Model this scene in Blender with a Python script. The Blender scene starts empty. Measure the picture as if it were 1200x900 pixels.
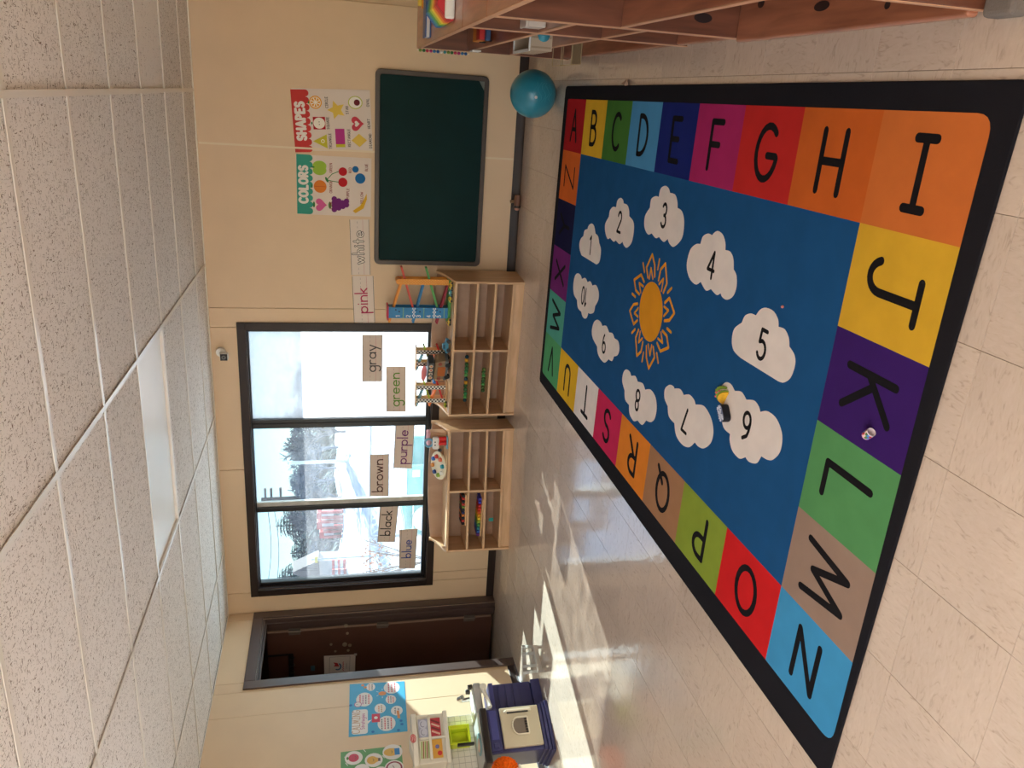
import bpy, bmesh, math, random
import numpy as np
from mathutils import Vector, Matrix

random.seed(7)
C = bpy.context.scene.collection
SC = bpy.context.scene
PI = math.pi

# ---------------------------------------------------------------- camera
CAM_Z = 1.44
RIGHT = np.array([0.93886, 0.3441, -0.01129])      # upright picture: right, down, forward
DOWN = np.array([0.06556, -0.21087, -0.97531])
FWD = np.array([-0.33799, 0.91495, -0.22054])
FPX = 925.44
cam_d = bpy.data.cameras.new('camera')
cam = bpy.data.objects.new('camera', cam_d); C.objects.link(cam)
cam_d.sensor_fit = 'HORIZONTAL'; cam_d.sensor_width = 36.0
cam_d.lens = FPX / 1200 * 36.0
cam_d.clip_start = 0.02; cam_d.clip_end = 500
# the phone was held on its side: picture x runs down the room, picture y runs to the left
m = Matrix.Identity(4)
for i in range(3):
    m[i][0] = DOWN[i]; m[i][1] = RIGHT[i]; m[i][2] = -FWD[i]
m[2][3] = CAM_Z
cam.matrix_world = m
SC.camera = cam

# ---------------------------------------------------------------- world, sun, exposure
SUN_TO = Vector((0.315, 1.0, 0.571)).normalized()
wd = bpy.data.worlds.new('world'); SC.world = wd; wd.use_nodes = True
nt = wd.node_tree; nt.nodes.clear()
o_ = nt.nodes.new('ShaderNodeOutputWorld'); b_ = nt.nodes.new('ShaderNodeBackground')
s_ = nt.nodes.new('ShaderNodeTexSky'); s_.sky_type = 'NISHITA'; s_.sun_disc = False
s_.sun_elevation = math.asin(SUN_TO.z); s_.sun_rotation = math.atan2(SUN_TO.x, SUN_TO.y)
s_.air_density = 1.0; s_.dust_density = 0.1; s_.ozone_density = 1.2
b_.inputs['Strength'].default_value = 0.15
nt.links.new(s_.outputs[0], b_.inputs[0]); nt.links.new(b_.outputs[0], o_.inputs[0])
sun_d = bpy.data.lights.new('sun', 'SUN'); sun_d.energy = 16.0; sun_d.angle = math.radians(0.53)
sun_d.color = (1.0, 0.93, 0.80)
sun = bpy.data.objects.new('sun', sun_d); C.objects.link(sun)
sun.rotation_euler = SUN_TO.to_track_quat('Z', 'Y').to_euler()
sun.location = (3, 12, 8)
vs = SC.view_settings
SC.display_settings.display_device = 'sRGB'
vs.view_transform = 'Standard'; vs.look = 'None'; vs.gamma = 1.0; vs.use_curve_mapping = False
vs.exposure = 1.22

# ---------------------------------------------------------------- picking points in the room
def ray(px, py):
    u, v = 900 - py, px
    a, b = (u - 450) / FPX, (v - 600) / FPX
    return RIGHT * a + DOWN * b + FWD
def onY(px, py, Y): d = ray(px, py); q = d * (Y / d[1]); return Vector((q[0], q[1], q[2] + CAM_Z))
def onX(px, py, X): d = ray(px, py); q = d * (X / d[0]); return Vector((q[0], q[1], q[2] + CAM_Z))
def onZ(px, py, Z=0.0): d = ray(px, py); q = d * ((Z - CAM_Z) / d[2]); return Vector((q[0], q[1], q[2] + CAM_Z))
def onP(px, py, A, n):
    d = ray(px, py); O = np.array([0, 0, CAM_Z]); A = np.array(A); n = np.array(n)
    q = O + d * (((A - O) @ n) / (d @ n)); return Vector(q)

# ---------------------------------------------------------------- materials
def lin(c):
    return tuple(((x / 255) / 12.92 if x / 255 <= 0.04045 else ((x / 255 + 0.055) / 1.055) ** 2.4) for x in c)
def S(r, g, b, k=1.0): return tuple(min(0.95, x * k) for x in lin((r, g, b))) + (1.0,)
MATS = {}
def mat(name, col, rough=0.6, spec=0.4, metal=0.0, var=0.0, vscale=20.0, stretch=(1, 1, 1), bump=0.0, bscale=80.0, coat=0.0, coat_rough=0.1, trans=0.0, sheen=0.0):
    if name in MATS: return MATS[name]
    M = bpy.data.materials.new(name); M.use_nodes = True
    n = M.node_tree; p = n.nodes['Principled BSDF']
    p.inputs['Base Color'].default_value = col
    p.inputs['Roughness'].default_value = rough
    p.inputs['Specular IOR Level'].default_value = spec
    p.inputs['Metallic'].default_value = metal
    p.inputs['Coat Weight'].default_value = coat; p.inputs['Coat Roughness'].default_value = coat_rough
    p.inputs['Transmission Weight'].default_value = trans
    p.inputs['Sheen Weight'].default_value = sheen
    tc = n.nodes.new('ShaderNodeTexCoord'); mp = n.nodes.new('ShaderNodeMapping')
    mp.inputs['Scale'].default_value = stretch
    n.links.new(tc.outputs['Object'], mp.inputs[0])
    if var > 0:
        nz = n.nodes.new('ShaderNodeTexNoise'); nz.inputs['Scale'].default_value = vscale; nz.inputs['Detail'].default_value = 5
        n.links.new(mp.outputs[0], nz.inputs['Vector'])
        rp = n.nodes.new('ShaderNodeValToRGB')
        rp.color_ramp.elements[0].position = 0.3; rp.color_ramp.elements[1].position = 0.7
        rp.color_ramp.elements[0].color = tuple(max(0, c * (1 - var)) for c in col[:3]) + (1,)
        rp.color_ramp.elements[1].color = tuple(min(1, c * (1 + var)) for c in col[:3]) + (1,)
        n.links.new(nz.outputs[0], rp.inputs[0]); n.links.new(rp.outputs[0], p.inputs['Base Color'])
    if bump > 0:
        nb = n.nodes.new('ShaderNodeTexNoise'); nb.inputs['Scale'].default_value = bscale; nb.inputs['Detail'].default_value = 4
        n.links.new(mp.outputs[0], nb.inputs['Vector'])
        bp = n.nodes.new('ShaderNodeBump'); bp.inputs['Strength'].default_value = bump; bp.inputs['Distance'].default_value = 0.004
        n.links.new(nb.outputs[0], bp.inputs['Height']); n.links.new(bp.outputs[0], p.inputs['Normal'])
    MATS[name] = M
    return M
def flat(r, g, b, k=1.0, rough=0.7, spec=0.25): return mat('paint_%d_%d_%d_%d' % (r, g, b, int(k * 100)), S(r, g, b, k), rough, spec)

def floor_material():
    M = bpy.data.materials.new('vinyl_tile'); M.use_nodes = True; n = M.node_tree; L = n.links
    p = n.nodes['Principled BSDF']
    tc = n.nodes.new('ShaderNodeTexCoord'); oi = n.nodes.new('ShaderNodeObjectInfo')
    mul = n.nodes.new('ShaderNodeMath'); mul.operation = 'MULTIPLY'; mul.inputs[1].default_value = 37.0
    L.new(oi.outputs['Random'], mul.inputs[0])
    add = n.nodes.new('ShaderNodeVectorMath'); add.operation = 'ADD'
    L.new(tc.outputs['Object'], add.inputs[0]); L.new(mul.outputs[0], add.inputs[1])
    mp = n.nodes.new('ShaderNodeMapping'); mp.inputs['Scale'].default_value = (70, 24, 20)
    L.new(add.outputs[0], mp.inputs[0])
    nz = n.nodes.new('ShaderNodeTexNoise'); nz.inputs['Scale'].default_value = 1.0; nz.inputs['Detail'].default_value = 4; nz.inputs['Distortion'].default_value = 1.2
    L.new(mp.outputs[0], nz.inputs['Vector'])
    rp = n.nodes.new('ShaderNodeValToRGB'); e = rp.color_ramp.elements
    e[0].position = 0.25; e[0].color = S(182, 160, 142); e[1].position = 0.42; e[1].color = S(212, 192, 172)
    q = e.new(0.75); q.color = S(220, 201, 183)
    L.new(nz.outputs[0], rp.inputs[0])
    n2 = n.nodes.new('ShaderNodeTexNoise'); n2.inputs['Scale'].default_value = 3.0
    L.new(add.outputs[0], n2.inputs['Vector'])
    mx = n.nodes.new('ShaderNodeMixRGB'); mx.blend_type = 'MULTIPLY'; mx.inputs[0].default_value = 0.25
    L.new(rp.outputs[0], mx.inputs[1]); L.new(n2.outputs[0], mx.inputs[2])
    L.new(mx.outputs[0], p.inputs['Base Color'])
    p.inputs['Roughness'].default_value = 0.42; p.inputs['Specular IOR Level'].default_value = 0.45
    p.inputs['Coat Weight'].default_value = 0.85; p.inputs['Coat Roughness'].default_value = 0.06; p.inputs['Coat IOR'].default_value = 2.0
    # wax waves: low frequency bump over the tiles in world space
    g = n.nodes.new('ShaderNodeNewGeometry'); w = n.nodes.new('ShaderNodeTexNoise')
    w.inputs['Scale'].default_value = 26.0; w.inputs['Detail'].default_value = 3
    L.new(g.outputs['Position'], w.inputs['Vector'])
    bp = n.nodes.new('ShaderNodeBump'); bp.inputs['Strength'].default_value = 0.11; bp.inputs['Distance'].default_value = 0.01
    L.new(w.outputs[0], bp.inputs['Height']); L.new(bp.outputs[0], p.inputs['Coat Normal']); L.new(bp.outputs[0], p.inputs['Normal'])
    return M

def ceiling_material(name, base, amount):
    M = bpy.data.materials.new(name); M.use_nodes = True; n = M.node_tree; L = n.links
    p = n.nodes['Principled BSDF']; p.inputs['Roughness'].default_value = 0.95; p.inputs['Specular IOR Level'].default_value = 0.1
    tc = n.nodes.new('ShaderNodeTexCoord'); oi = n.nodes.new('ShaderNodeObjectInfo')
    mul = n.nodes.new('ShaderNodeMath'); mul.operation = 'MULTIPLY'; mul.inputs[1].default_value = 53.0
    L.new(oi.outputs['Random'], mul.inputs[0])
    add = n.nodes.new('ShaderNodeVectorMath'); add.operation = 'ADD'
    L.new(tc.outputs['Object'], add.inputs[0]); L.new(mul.outputs[0], add.inputs[1])
    masks = []
    for sc_, rot in (((150, 42, 40), 0.5), ((46, 140, 40), 0.15)):
        mp = n.nodes.new('ShaderNodeMapping'); mp.inputs['Scale'].default_value = sc_; mp.inputs['Rotation'].default_value = (0, 0, rot)
        L.new(add.outputs[0], mp.inputs[0])
        z = n.nodes.new('ShaderNodeTexNoise'); z.inputs['Scale'].default_value = 1.0; z.inputs['Detail'].default_value = 1.0; z.inputs['Distortion'].default_value = 1.5
        L.new(mp.outputs[0], z.inputs['Vector'])
        r = n.nodes.new('ShaderNodeValToRGB'); r.color_ramp.elements[0].position = amount; r.color_ramp.elements[1].position = amount + 0.04
        L.new(z.outputs[0], r.inputs[0]); masks.append(r)
    mx = n.nodes.new('ShaderNodeMath'); mx.operation = 'MAXIMUM'
    L.new(masks[0].outputs[0], mx.inputs[0]); L.new(masks[1].outputs[0], mx.inputs[1])
    mc = n.nodes.new('ShaderNodeMixRGB'); mc.inputs[1].default_value = base; mc.inputs[2].default_value = S(140, 126, 114)
    L.new(mx.outputs[0], mc.inputs[0]); L.new(mc.outputs[0], p.inputs['Base Color'])
    bp = n.nodes.new('ShaderNodeBump'); bp.invert = True; bp.inputs['Strength'].default_value = 0.5; bp.inputs['Distance'].default_value = 0.003
    L.new(mx.outputs[0], bp.inputs['Height']); L.new(bp.outputs[0], p.inputs['Normal'])
    return M

def wood_material(name, a, b, grain=(1, 14, 14), rough=0.4, coat=0.2, knots=0.0, plane=(0, 1)):
    M = bpy.data.materials.new(name); M.use_nodes = True; n = M.node_tree; L = n.links
    p = n.nodes['Principled BSDF']; p.inputs['Roughness'].default_value = rough; p.inputs['Coat Weight'].default_value = coat; p.inputs['Coat Roughness'].default_value = 0.2
    tc = n.nodes.new('ShaderNodeTexCoord'); mp = n.nodes.new('ShaderNodeMapping'); mp.inputs['Scale'].default_value = grain
    L.new(tc.outputs['Object'], mp.inputs[0])
    z = n.nodes.new('ShaderNodeTexNoise'); z.inputs['Scale'].default_value = 3.0; z.inputs['Detail'].default_value = 8; z.inputs['Distortion'].default_value = 0.4
    L.new(mp.outputs[0], z.inputs['Vector'])
    r = n.nodes.new('ShaderNodeValToRGB'); r.color_ramp.elements[0].position = 0.3; r.color_ramp.elements[1].position = 0.72
    r.color_ramp.elements[0].color = a; r.color_ramp.elements[1].color = b
    L.new(z.outputs[0], r.inputs[0])
    out = r.outputs[0]
    if knots > 0:
        v = n.nodes.new('ShaderNodeTexVoronoi'); v.voronoi_dimensions = '2D'; v.inputs['Scale'].default_value = 2.6
        sp = n.nodes.new('ShaderNodeSeparateXYZ'); cb_ = n.nodes.new('ShaderNodeCombineXYZ')
        L.new(tc.outputs['Object'], sp.inputs[0])
        L.new(sp.outputs[plane[0]], cb_.inputs[0]); L.new(sp.outputs[plane[1]], cb_.inputs[1]); L.new(cb_.outputs[0], v.inputs['Vector'])
        kr = n.nodes.new('ShaderNodeValToRGB'); kr.color_ramp.elements[0].position = 0.045; kr.color_ramp.elements[0].color = (knots, knots, knots, 1)
        kr.color_ramp.elements[1].position = 0.075; kr.color_ramp.elements[1].color = (0, 0, 0, 1)
        L.new(v.outputs['Distance'], kr.inputs[0])
        mx = n.nodes.new('ShaderNodeMixRGB'); mx.inputs[2].default_value = S(38, 26, 24)
        L.new(kr.outputs[0], mx.inputs[0]); L.new(out, mx.inputs[1]); out = mx.outputs[0]
    L.new(out, p.inputs['Base Color'])
    return M

def glass_material(name, haze, tint, haze_col):
    """window pane: clear glass with sun-catching grime (diffuse both ways) and a faint gloss"""
    M = bpy.data.materials.new(name); M.use_nodes = True; n = M.node_tree; L = n.links; n.nodes.clear()
    out = n.nodes.new('ShaderNodeOutputMaterial')
    t = n.nodes.new('ShaderNodeBsdfTransparent'); t.inputs[0].default_value = tint
    g = n.nodes.new('ShaderNodeBsdfGlossy'); g.inputs['Roughness'].default_value = 0.02
    f = n.nodes.new('ShaderNodeFresnel'); f.inputs[0].default_value = 1.35
    m1 = n.nodes.new('ShaderNodeMixShader'); L.new(f.outputs[0], m1.inputs[0]); L.new(t.outputs[0], m1.inputs[1]); L.new(g.outputs[0], m1.inputs[2])
    tr = n.nodes.new('ShaderNodeBsdfTranslucent'); tr.inputs[0].default_value = haze_col
    tc = n.nodes.new('ShaderNodeTexCoord'); mp = n.nodes.new('ShaderNodeMapping'); mp.inputs['Scale'].default_value = (3, 3, 9)
    L.new(tc.outputs['Object'], mp.inputs[0])
    z = n.nodes.new('ShaderNodeTexNoise'); z.inputs['Scale'].default_value = 2.0; z.inputs['Detail'].default_value = 7
    L.new(mp.outputs[0], z.inputs['Vector'])
    r = n.nodes.new('ShaderNodeMapRange'); r.inputs[1].default_value = 0.3; r.inputs[2].default_value = 0.7
    r.inputs[3].default_value = haze[0]; r.inputs[4].default_value = haze[1]
    L.new(z.outputs[0], r.inputs[0])
    m2 = n.nodes.new('ShaderNodeMixShader'); L.new(r.outputs[0], m2.inputs[0]); L.new(m1.outputs[0], m2.inputs[1]); L.new(tr.outputs[0], m2.inputs[2])
    L.new(m2.outputs[0], out.inputs[0])
    return M

# ---------------------------------------------------------------- mesh builder
class MB:
    def __init__(s): s.v = []; s.f = []; s.m = []; s.k = 0
    def add(s, vs_, fs, mi=0):
        b = len(s.v); s.v += [tuple(v) for v in vs_]
        for f in fs: s.f.append(tuple(b + i for i in f)); s.m.append(mi)
        return s
    def box(s, lo, hi, mi=0):
        x0, y0, z0 = lo; x1, y1, z1 = hi
        return s.add([(x0, y0, z0), (x1, y0, z0), (x1, y1, z0), (x0, y1, z0), (x0, y0, z1), (x1, y0, z1), (x1, y1, z1), (x0, y1, z1)],
                     [(0, 3, 2, 1), (4, 5, 6, 7), (0, 1, 5, 4), (1, 2, 6, 5), (2, 3, 7, 6), (3, 0, 4, 7)], mi)
    def obox(s, c, size, M=None, mi=0):
        h = [x / 2 for x in size]; c = Vector(c); M = M or Matrix.Identity(3)
        vs_ = [c + M @ Vector((sx * h[0], sy * h[1], sz * h[2])) for sz in (-1, 1) for sx, sy in ((-1, -1), (1, -1), (1, 1), (-1, 1))]
        return s.add(vs_, [(0, 3, 2, 1), (4, 5, 6, 7), (0, 1, 5, 4), (1, 2, 6, 5), (2, 3, 7, 6), (3, 0, 4, 7)], mi)
    def bar(s, p0, p1, w, t, up=(0, 0, 1), mi=0):
        p0, p1 = Vector(p0), Vector(p1); d = (p1 - p0); l = d.length; d.normalize(); up = Vector(up)
        sd = d.cross(up)
        if sd.length < 1e-5: sd = d.cross(Vector((1, 0, 0)))
        sd.normalize(); u2 = sd.cross(d)
        return s.obox((p0 + p1) / 2, (l, w, t), Matrix((d, sd, u2)).transposed(), mi)
    def cyl(s, p0, p1, r0, r1=None, n=14, mi=0, caps=True):
        r1 = r0 if r1 is None else r1; p0, p1 = Vector(p0), Vector(p1); d = (p1 - p0).normalized()
        a = d.orthogonal().normalized(); b = d.cross(a); vs_ = []
        for p, r in ((p0, r0), (p1, r1)):
            for i in range(n):
                t = 2 * PI * i / n; vs_.append(p + (a * math.cos(t) + b * math.sin(t)) * r)
        fs = [(i, (i + 1) % n, n + (i + 1) % n, n + i) for i in range(n)]
        if caps: fs += [tuple(range(n - 1, -1, -1)), tuple(range(n, 2 * n))]
        return s.add(vs_, fs, mi)
    def tube(s, pts, r, n=8, mi=0):
        for a, b in zip(pts, pts[1:]): s.cyl(a, b, r, r, n, mi)
        for q in pts[1:-1]: s.ball(q, (r, r, r), 6, 4, mi)
        return s
    def ball(s, c, r, seg=16, ring=10, mi=0):
        c = Vector(c); vs_ = [c + Vector((0, 0, r[2]))]; fs = []
        for j in range(1, ring):
            t = PI * j / ring
            for i in range(seg):
                a = 2 * PI * i / seg; vs_.append(c + Vector((r[0] * math.sin(t) * math.cos(a), r[1] * math.sin(t) * math.sin(a), r[2] * math.cos(t))))
        vs_.append(c - Vector((0, 0, r[2])))
        for i in range(seg): fs.append((0, 1 + i, 1 + (i + 1) % seg))
        for j in range(ring - 2):
            for i in range(seg):
                a = 1 + j * seg + i; b = 1 + j * seg + (i + 1) % seg; fs.append((a, a + seg, b + seg, b))
        k = 1 + (ring - 2) * seg
        for i in range(seg): fs.append((k + i, len(vs_) - 1, k + (i + 1) % seg))
        return s.add(vs_, fs, mi)
    def lathe(s, prof, n=20, c=(0, 0, 0), M=None, mi=0):
        c = Vector(c); M = M or Matrix.Identity(3); vs_ = []; fs = []
        for r, z in prof:
            for i in range(n):
                t = 2 * PI * i / n; vs_.append(c + M @ Vector((r * math.cos(t), r * math.sin(t), z)))
        for j in range(len(prof) - 1):
            for i in range(n):
                a = j * n + i; b = j * n + (i + 1) % n; fs.append((a, b, b + n, a + n))
        return s.add(vs_, fs, mi)
    def poly(s, pts, fr, off=0.0, mi=0):
        o, ex, ey, ez = fr; return s.add([o + ex * x + ey * y + ez * off for x, y in pts], [tuple(range(len(pts)))], mi)
    def prism(s, pts, fr, z0, z1, mi=0):
        o, ex, ey, ez = fr; n = len(pts)
        vs_ = [o + ex * x + ey * y + ez * z for z in (z0, z1) for x, y in pts]
        return s.add(vs_, [tuple(range(n - 1, -1, -1)), tuple(range(n, 2 * n))] + [(i, (i + 1) % n, n + (i + 1) % n, n + i) for i in range(n)], mi)
    def disc(s, c, r, fr, off=0.0, mi=0, n=20, ry=None, rot=0):
        ry = ry or r; cr, sr = math.cos(rot), math.sin(rot)
        return s.poly([(c[0] + r * math.cos(t) * cr - ry * math.sin(t) * sr, c[1] + r * math.cos(t) * sr + ry * math.sin(t) * cr) for t in (2 * PI * i / n for i in range(n))], fr, off, mi)
    def ribbon(s, pts, w, fr, off=0.0, mi=0, cap=True):
        h = w / 2                       # pieces are staggered by a hair so no two faces coincide
        for (x0, y0), (x1, y1) in zip(pts, pts[1:]):
            dx, dy = x1 - x0, y1 - y0; l = math.hypot(dx, dy)
            if l < 1e-9: continue
            nx, ny = -dy / l * h, dx / l * h
            s.poly([(x0 - nx, y0 - ny), (x1 - nx, y1 - ny), (x1 + nx, y1 + ny), (x0 + nx, y0 + ny)], fr, off + (s.k % 9) * 1.2e-5, mi); s.k += 1
        if cap:
            for p in pts: s.disc(p, h, fr, off + 11e-5 + (s.k % 9) * 1.2e-5, mi, 10); s.k += 1
        return s
    def build(s, name, mats, parent=None, smooth=False, bevel=0.0, seg=2, world=True, origin=None):
        """world=True: vertices are world coordinates, the origin goes to the base centre"""
        mats = mats if isinstance(mats, (list, tuple)) else [mats]
        V = np.array(s.v, dtype=float)
        if world:
            if origin is None:
                lo, hi = V.min(0), V.max(0); origin = Vector(((lo[0] + hi[0]) / 2, (lo[1] + hi[1]) / 2, lo[2]))
            V = V - np.array(origin)
        else: origin = Vector(origin or (0, 0, 0))
        me = bpy.data.meshes.new(name); me.from_pydata(V.tolist(), [], s.f)
        for mm in mats: me.materials.append(mm)
        if len(mats) > 1: me.polygons.foreach_set('material_index', s.m)
        if smooth:
            me.polygons.foreach_set('use_smooth', [True] * len(me.polygons))
            me.set_sharp_from_angle(angle=math.radians(40))
        me.update()
        o = bpy.data.objects.new(name, me); C.objects.link(o)
        if parent is not None:
            o.parent = parent
            if world: origin = Vector(origin) - world_loc(parent)
        o.location = origin
        if bevel > 0:
            b = o.modifiers.new('bevel', 'BEVEL'); b.width = bevel; b.segments = seg; b.limit_method = 'ANGLE'; b.angle_limit = math.radians(35)
        return o
def world_loc(o):
    p = Vector((0, 0, 0))
    while o is not None: p = p + o.location; o = o.parent
    return p
def frame(o, ex, ey):
    ex, ey = Vector(ex).normalized(), Vector(ey).normalized(); return (Vector(o), ex, ey, ex.cross(ey))
def tag(o, label, cat, group=None, kind=None):
    if label: o['label'] = label
    if cat: o['category'] = cat
    if group: o['group'] = group
    if kind: o['kind'] = kind
    return o
def thing(name, label, cat, loc, rz=0.0, group=None):
    o = bpy.data.objects.new(name, None); o.empty_display_size = 0.05; C.objects.link(o)
    o.location = loc; o.rotation_euler = (0, 0, rz)
    return tag(o, label, cat, group)
def struct(o, label=None, cat=None):
    o['kind'] = 'structure'
    return tag(o, label, cat)
def copy_tree(o, parent=None):
    c = o.copy(); C.objects.link(c); c.parent = parent
    for ch in list(o.children): copy_tree(ch, c)
    return c
def arc(cx, cy, rx, ry, a0, a1, n=10):
    return [(cx + rx * math.cos(math.radians(a0 + (a1 - a0) * i / n)), cy + ry * math.sin(math.radians(a0 + (a1 - a0) * i / n))) for i in range(n + 1)]
def catmull(P, k=5):
    out = []
    if len(P) == 2: return list(P)
    for i in range(len(P) - 1):
        p0 = P[max(0, i - 1)]; p1 = P[i]; p2 = P[i + 1]; p3 = P[min(len(P) - 1, i + 2)]
        for j in range(k):
            t = j / k
            out.append(tuple(0.5 * (2 * p1[c] + (p2[c] - p0[c]) * t + (2 * p0[c] - 5 * p1[c] + 4 * p2[c] - p3[c]) * t * t + (3 * p1[c] - p0[c] - 3 * p2[c] + p3[c]) * t ** 3) for c in range(2)))
    out.append(P[-1]); return out

# ---------------------------------------------------------------- single-stroke lettering
GL = {
 'A': (.62, [[(0, 0), (.31, 1), (.62, 0)], [(.13, .38), (.5, .38)]]),
 'B': (.5, [[(0, 0), (0, 1)], [(0, 1), (.2, 1)] + arc(.2, .77, .23, .23, 90, -90) + [(0, .54)], [(0, .54), (.22, .54)] + arc(.22, .27, .28, .27, 90, -90) + [(0, 0)]]),
 'C': (.56, [arc(.34, .5, .34, .5, 50, 310, 16)]),
 'D': (.56, [[(0, 0), (0, 1), (.14, 1)] + arc(.14, .5, .42, .5, 90, -90, 14) + [(0, 0)]]),
 'E': (.46, [[(.46, 1), (0, 1), (0, 0), (.46, 0)], [(0, .52), (.38, .52)]]),
 'F': (.46, [[(.46, 1), (0, 1), (0, 0)], [(0, .52), (.38, .52)]]),
 'G': (.64, [arc(.35, .5, .35, .5, 48, 350, 18) + [(.66, .45), (.38, .45)]]),
 'H': (.56, [[(0, 0), (0, 1)], [(.56, 0), (.56, 1)], [(0, .5), (.56, .5)]]),
 'I': (.36, [[(0, 1), (.36, 1)], [(.18, 1), (.18, 0)], [(0, 0), (.36, 0)]]),
 'J': (.6, [[(.12, 1), (.6, 1)], [(.38, 1), (.38, .3)] + arc(.19, .25, .19, .25, 0, -160, 10)]),
 'K': (.52, [[(0, 0), (0, 1)], [(.48, 1), (.0, .45)], [(.12, .58), (.52, 0)]]),
 'L': (.44, [[(0, 1), (0, 0), (.44, 0)]]),
 'M': (.76, [[(0, 0), (.14, 1), (.38, .2), (.62, 1), (.76, 0)]]),
 'N': (.56, [[(0, 0), (0, 1), (.56, 0), (.56, 1)]]),
 'O': (.68, [arc(.34, .5, .34, .5, 0, 360, 22)]),
 'P': (.48, [[(0, 0), (0, 1), (.2, 1)] + arc(.2, .74, .26, .26, 90, -90) + [(0, .48)]]),
 'Q': (.7, [arc(.34, .5, .34, .5, 0, 360, 22), [(.42, .28), (.72, -.06)]]),
 'R': (.52, [[(0, 0), (0, 1), (.2, 1)] + arc(.2, .74, .26, .26, 90, -90) + [(0, .48)], [(.14, .48), (.52, 0)]]),
 'S': (.5, [arc(.26, .75, .23, .25, 30, 270, 10) + arc(.25, .25, .24, .25, 90, -150, 10)]),
 'T': (.6, [[(0, 1), (.6, 1)], [(.3, 1), (.3, 0)]]),
 'U': (.54, [[(0, 1), (0, .28)] + arc(.27, .28, .27, .28, 180, 360, 12) + [(.54, 1)]]),
 'V': (.56, [[(0, 1), (.28, 0), (.56, 1)]]),
 'W': (.84, [[(0, 1), (.2, 0), (.42, .8), (.64, 0), (.84, 1)]]),
 'X': (.54, [[(0, 0), (.54, 1)], [(0, 1), (.54, 0)]]),
 'Y': (.54, [[(0, 1), (.27, .5), (.54, 1)], [(.27, .5), (.27, 0)]]),
 'Z': (.54, [[(0, 1), (.54, 1), (0, 0), (.54, 0)]]),
 'a': (.46, [arc(.23, .25, .23, .25, 0, 360, 16), [(.46, .5), (.46, 0)]]),
 'b': (.46, [[(0, 1), (0, 0)], arc(.23, .25, .23, .25, 0, 360, 16)]),
 'c': (.4, [arc(.24, .25, .24, .25, 45, 315, 12)]),
 'd': (.46, [arc(.23, .25, .23, .25, 0, 360, 16), [(.46, 1), (.46, 0)]]),
 'e': (.46, [[(0, .26), (.46, .26)] + arc(.23, .25, .23, .25, 0, 315, 14)]),
 'g': (.46, [arc(.23, .25, .23, .25, 0, 360, 16), [(.46, .5), (.46, -.22)] + arc(.24, -.22, .22, .22, 0, -150, 8)]),
 'h': (.42, [[(0, 1), (0, 0)], [(0, .28)] + arc(.21, .28, .21, .22, 180, 0, 10) + [(.42, 0)]]),
 'i': (.06, [[(.03, .5), (.03, 0)], [(.03, .74), (.03, .75)]]),
 'k': (.36, [[(0, 1), (0, 0)], [(.34, .5), (.0, .2)], [(.1, .28), (.36, 0)]]),
 'l': (.06, [[(.03, 1), (.03, 0)]]),
 'n': (.42, [[(0, .5), (0, 0)], [(0, .28)] + arc(.21, .28, .21, .22, 180, 0, 10) + [(.42, 0)]]),
 'o': (.48, [arc(.24, .25, .24, .25, 0, 360, 16)]),
 'p': (.46, [[(0, .5), (0, -.44)], arc(.23, .25, .23, .25, 0, 360, 16)]),
 'r': (.28, [[(0, .5), (0, 0)], [(0, .26)] + arc(.2, .27, .2, .23, 180, 60, 8)]),
 's': (.3, [arc(.16, .37, .13, .13, 30, 270, 8) + arc(.15, .12, .14, .12, 90, -150, 8)]),
 't': (.3, [[(.14, .85), (.14, 0)], [(0, .5), (.3, .5)]]),
 'u': (.42, [[(0, .5), (0, .22)] + arc(.21, .22, .21, .22, 180, 360, 10) + [(.42, .5)], [(.42, .5), (.42, 0)]]),
 'w': (.6, [[(0, .5), (.15, 0), (.3, .45), (.45, 0), (.6, .5)]]),
 'y': (.42, [[(0, .5), (.22, 0)], [(.44, .5), (.12, -.44)]]),
 '0': (.48, [arc(.24, .5, .24, .5, 0, 360, 20)]),
 '1': (.22, [[(0, .8), (.2, 1), (.2, 0)]]),
 '2': (.48, [arc(.24, .74, .24, .26, 170, -30, 10) + [(0, 0), (.5, 0)]]),
 '3': (.46, [arc(.22, .75, .22, .25, 150, -90, 12), arc(.22, .26, .25, .26, 90, -150, 12)]),
 '4': (.54, [[(.4, 0), (.4, 1), (0, .3), (.54, .3)]]),
 '5': (.48, [[(.44, 1), (.08, 1), (.04, .56)] + arc(.22, .31, .26, .31, 120, -150, 14)]),
 '6': (.48, [[(.36, 1)] + arc(.24, .3, .24, .62, 120, 180, 6) + arc(.24, .28, .24, .28, 180, 540, 18)]),
 '7': (.48, [[(0, 1), (.48, 1), (.16, 0)]]),
 '8': (.48, [arc(.24, .76, .2, .24, 0, 360, 16), arc(.24, .26, .24, .26, 0, 360, 16)]),
 '9': (.48, [arc(.24, .72, .24, .28, 0, 360, 18), [(.48, .72)] + arc(.2, .62, .28, .62, 0, -70, 8)]),
 ' ': (.25, []),
}
def write(mb, text, fr, cx, base, h, w, off, mi=0, gap=.22, sx=1.0, align='c'):
    tot = sum(GL[c][0] for c in text) * h * sx + gap * h * (len(text) - 1)
    x = cx - tot / 2 if align == 'c' else cx
    for c in text:
        gw, st = GL[c]
        for s_ in st: mb.ribbon([(x + a * h * sx, base + b * h) for a, b in s_], w, fr, off, mi)
        x += gw * h * sx + gap * h
    return tot

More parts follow.
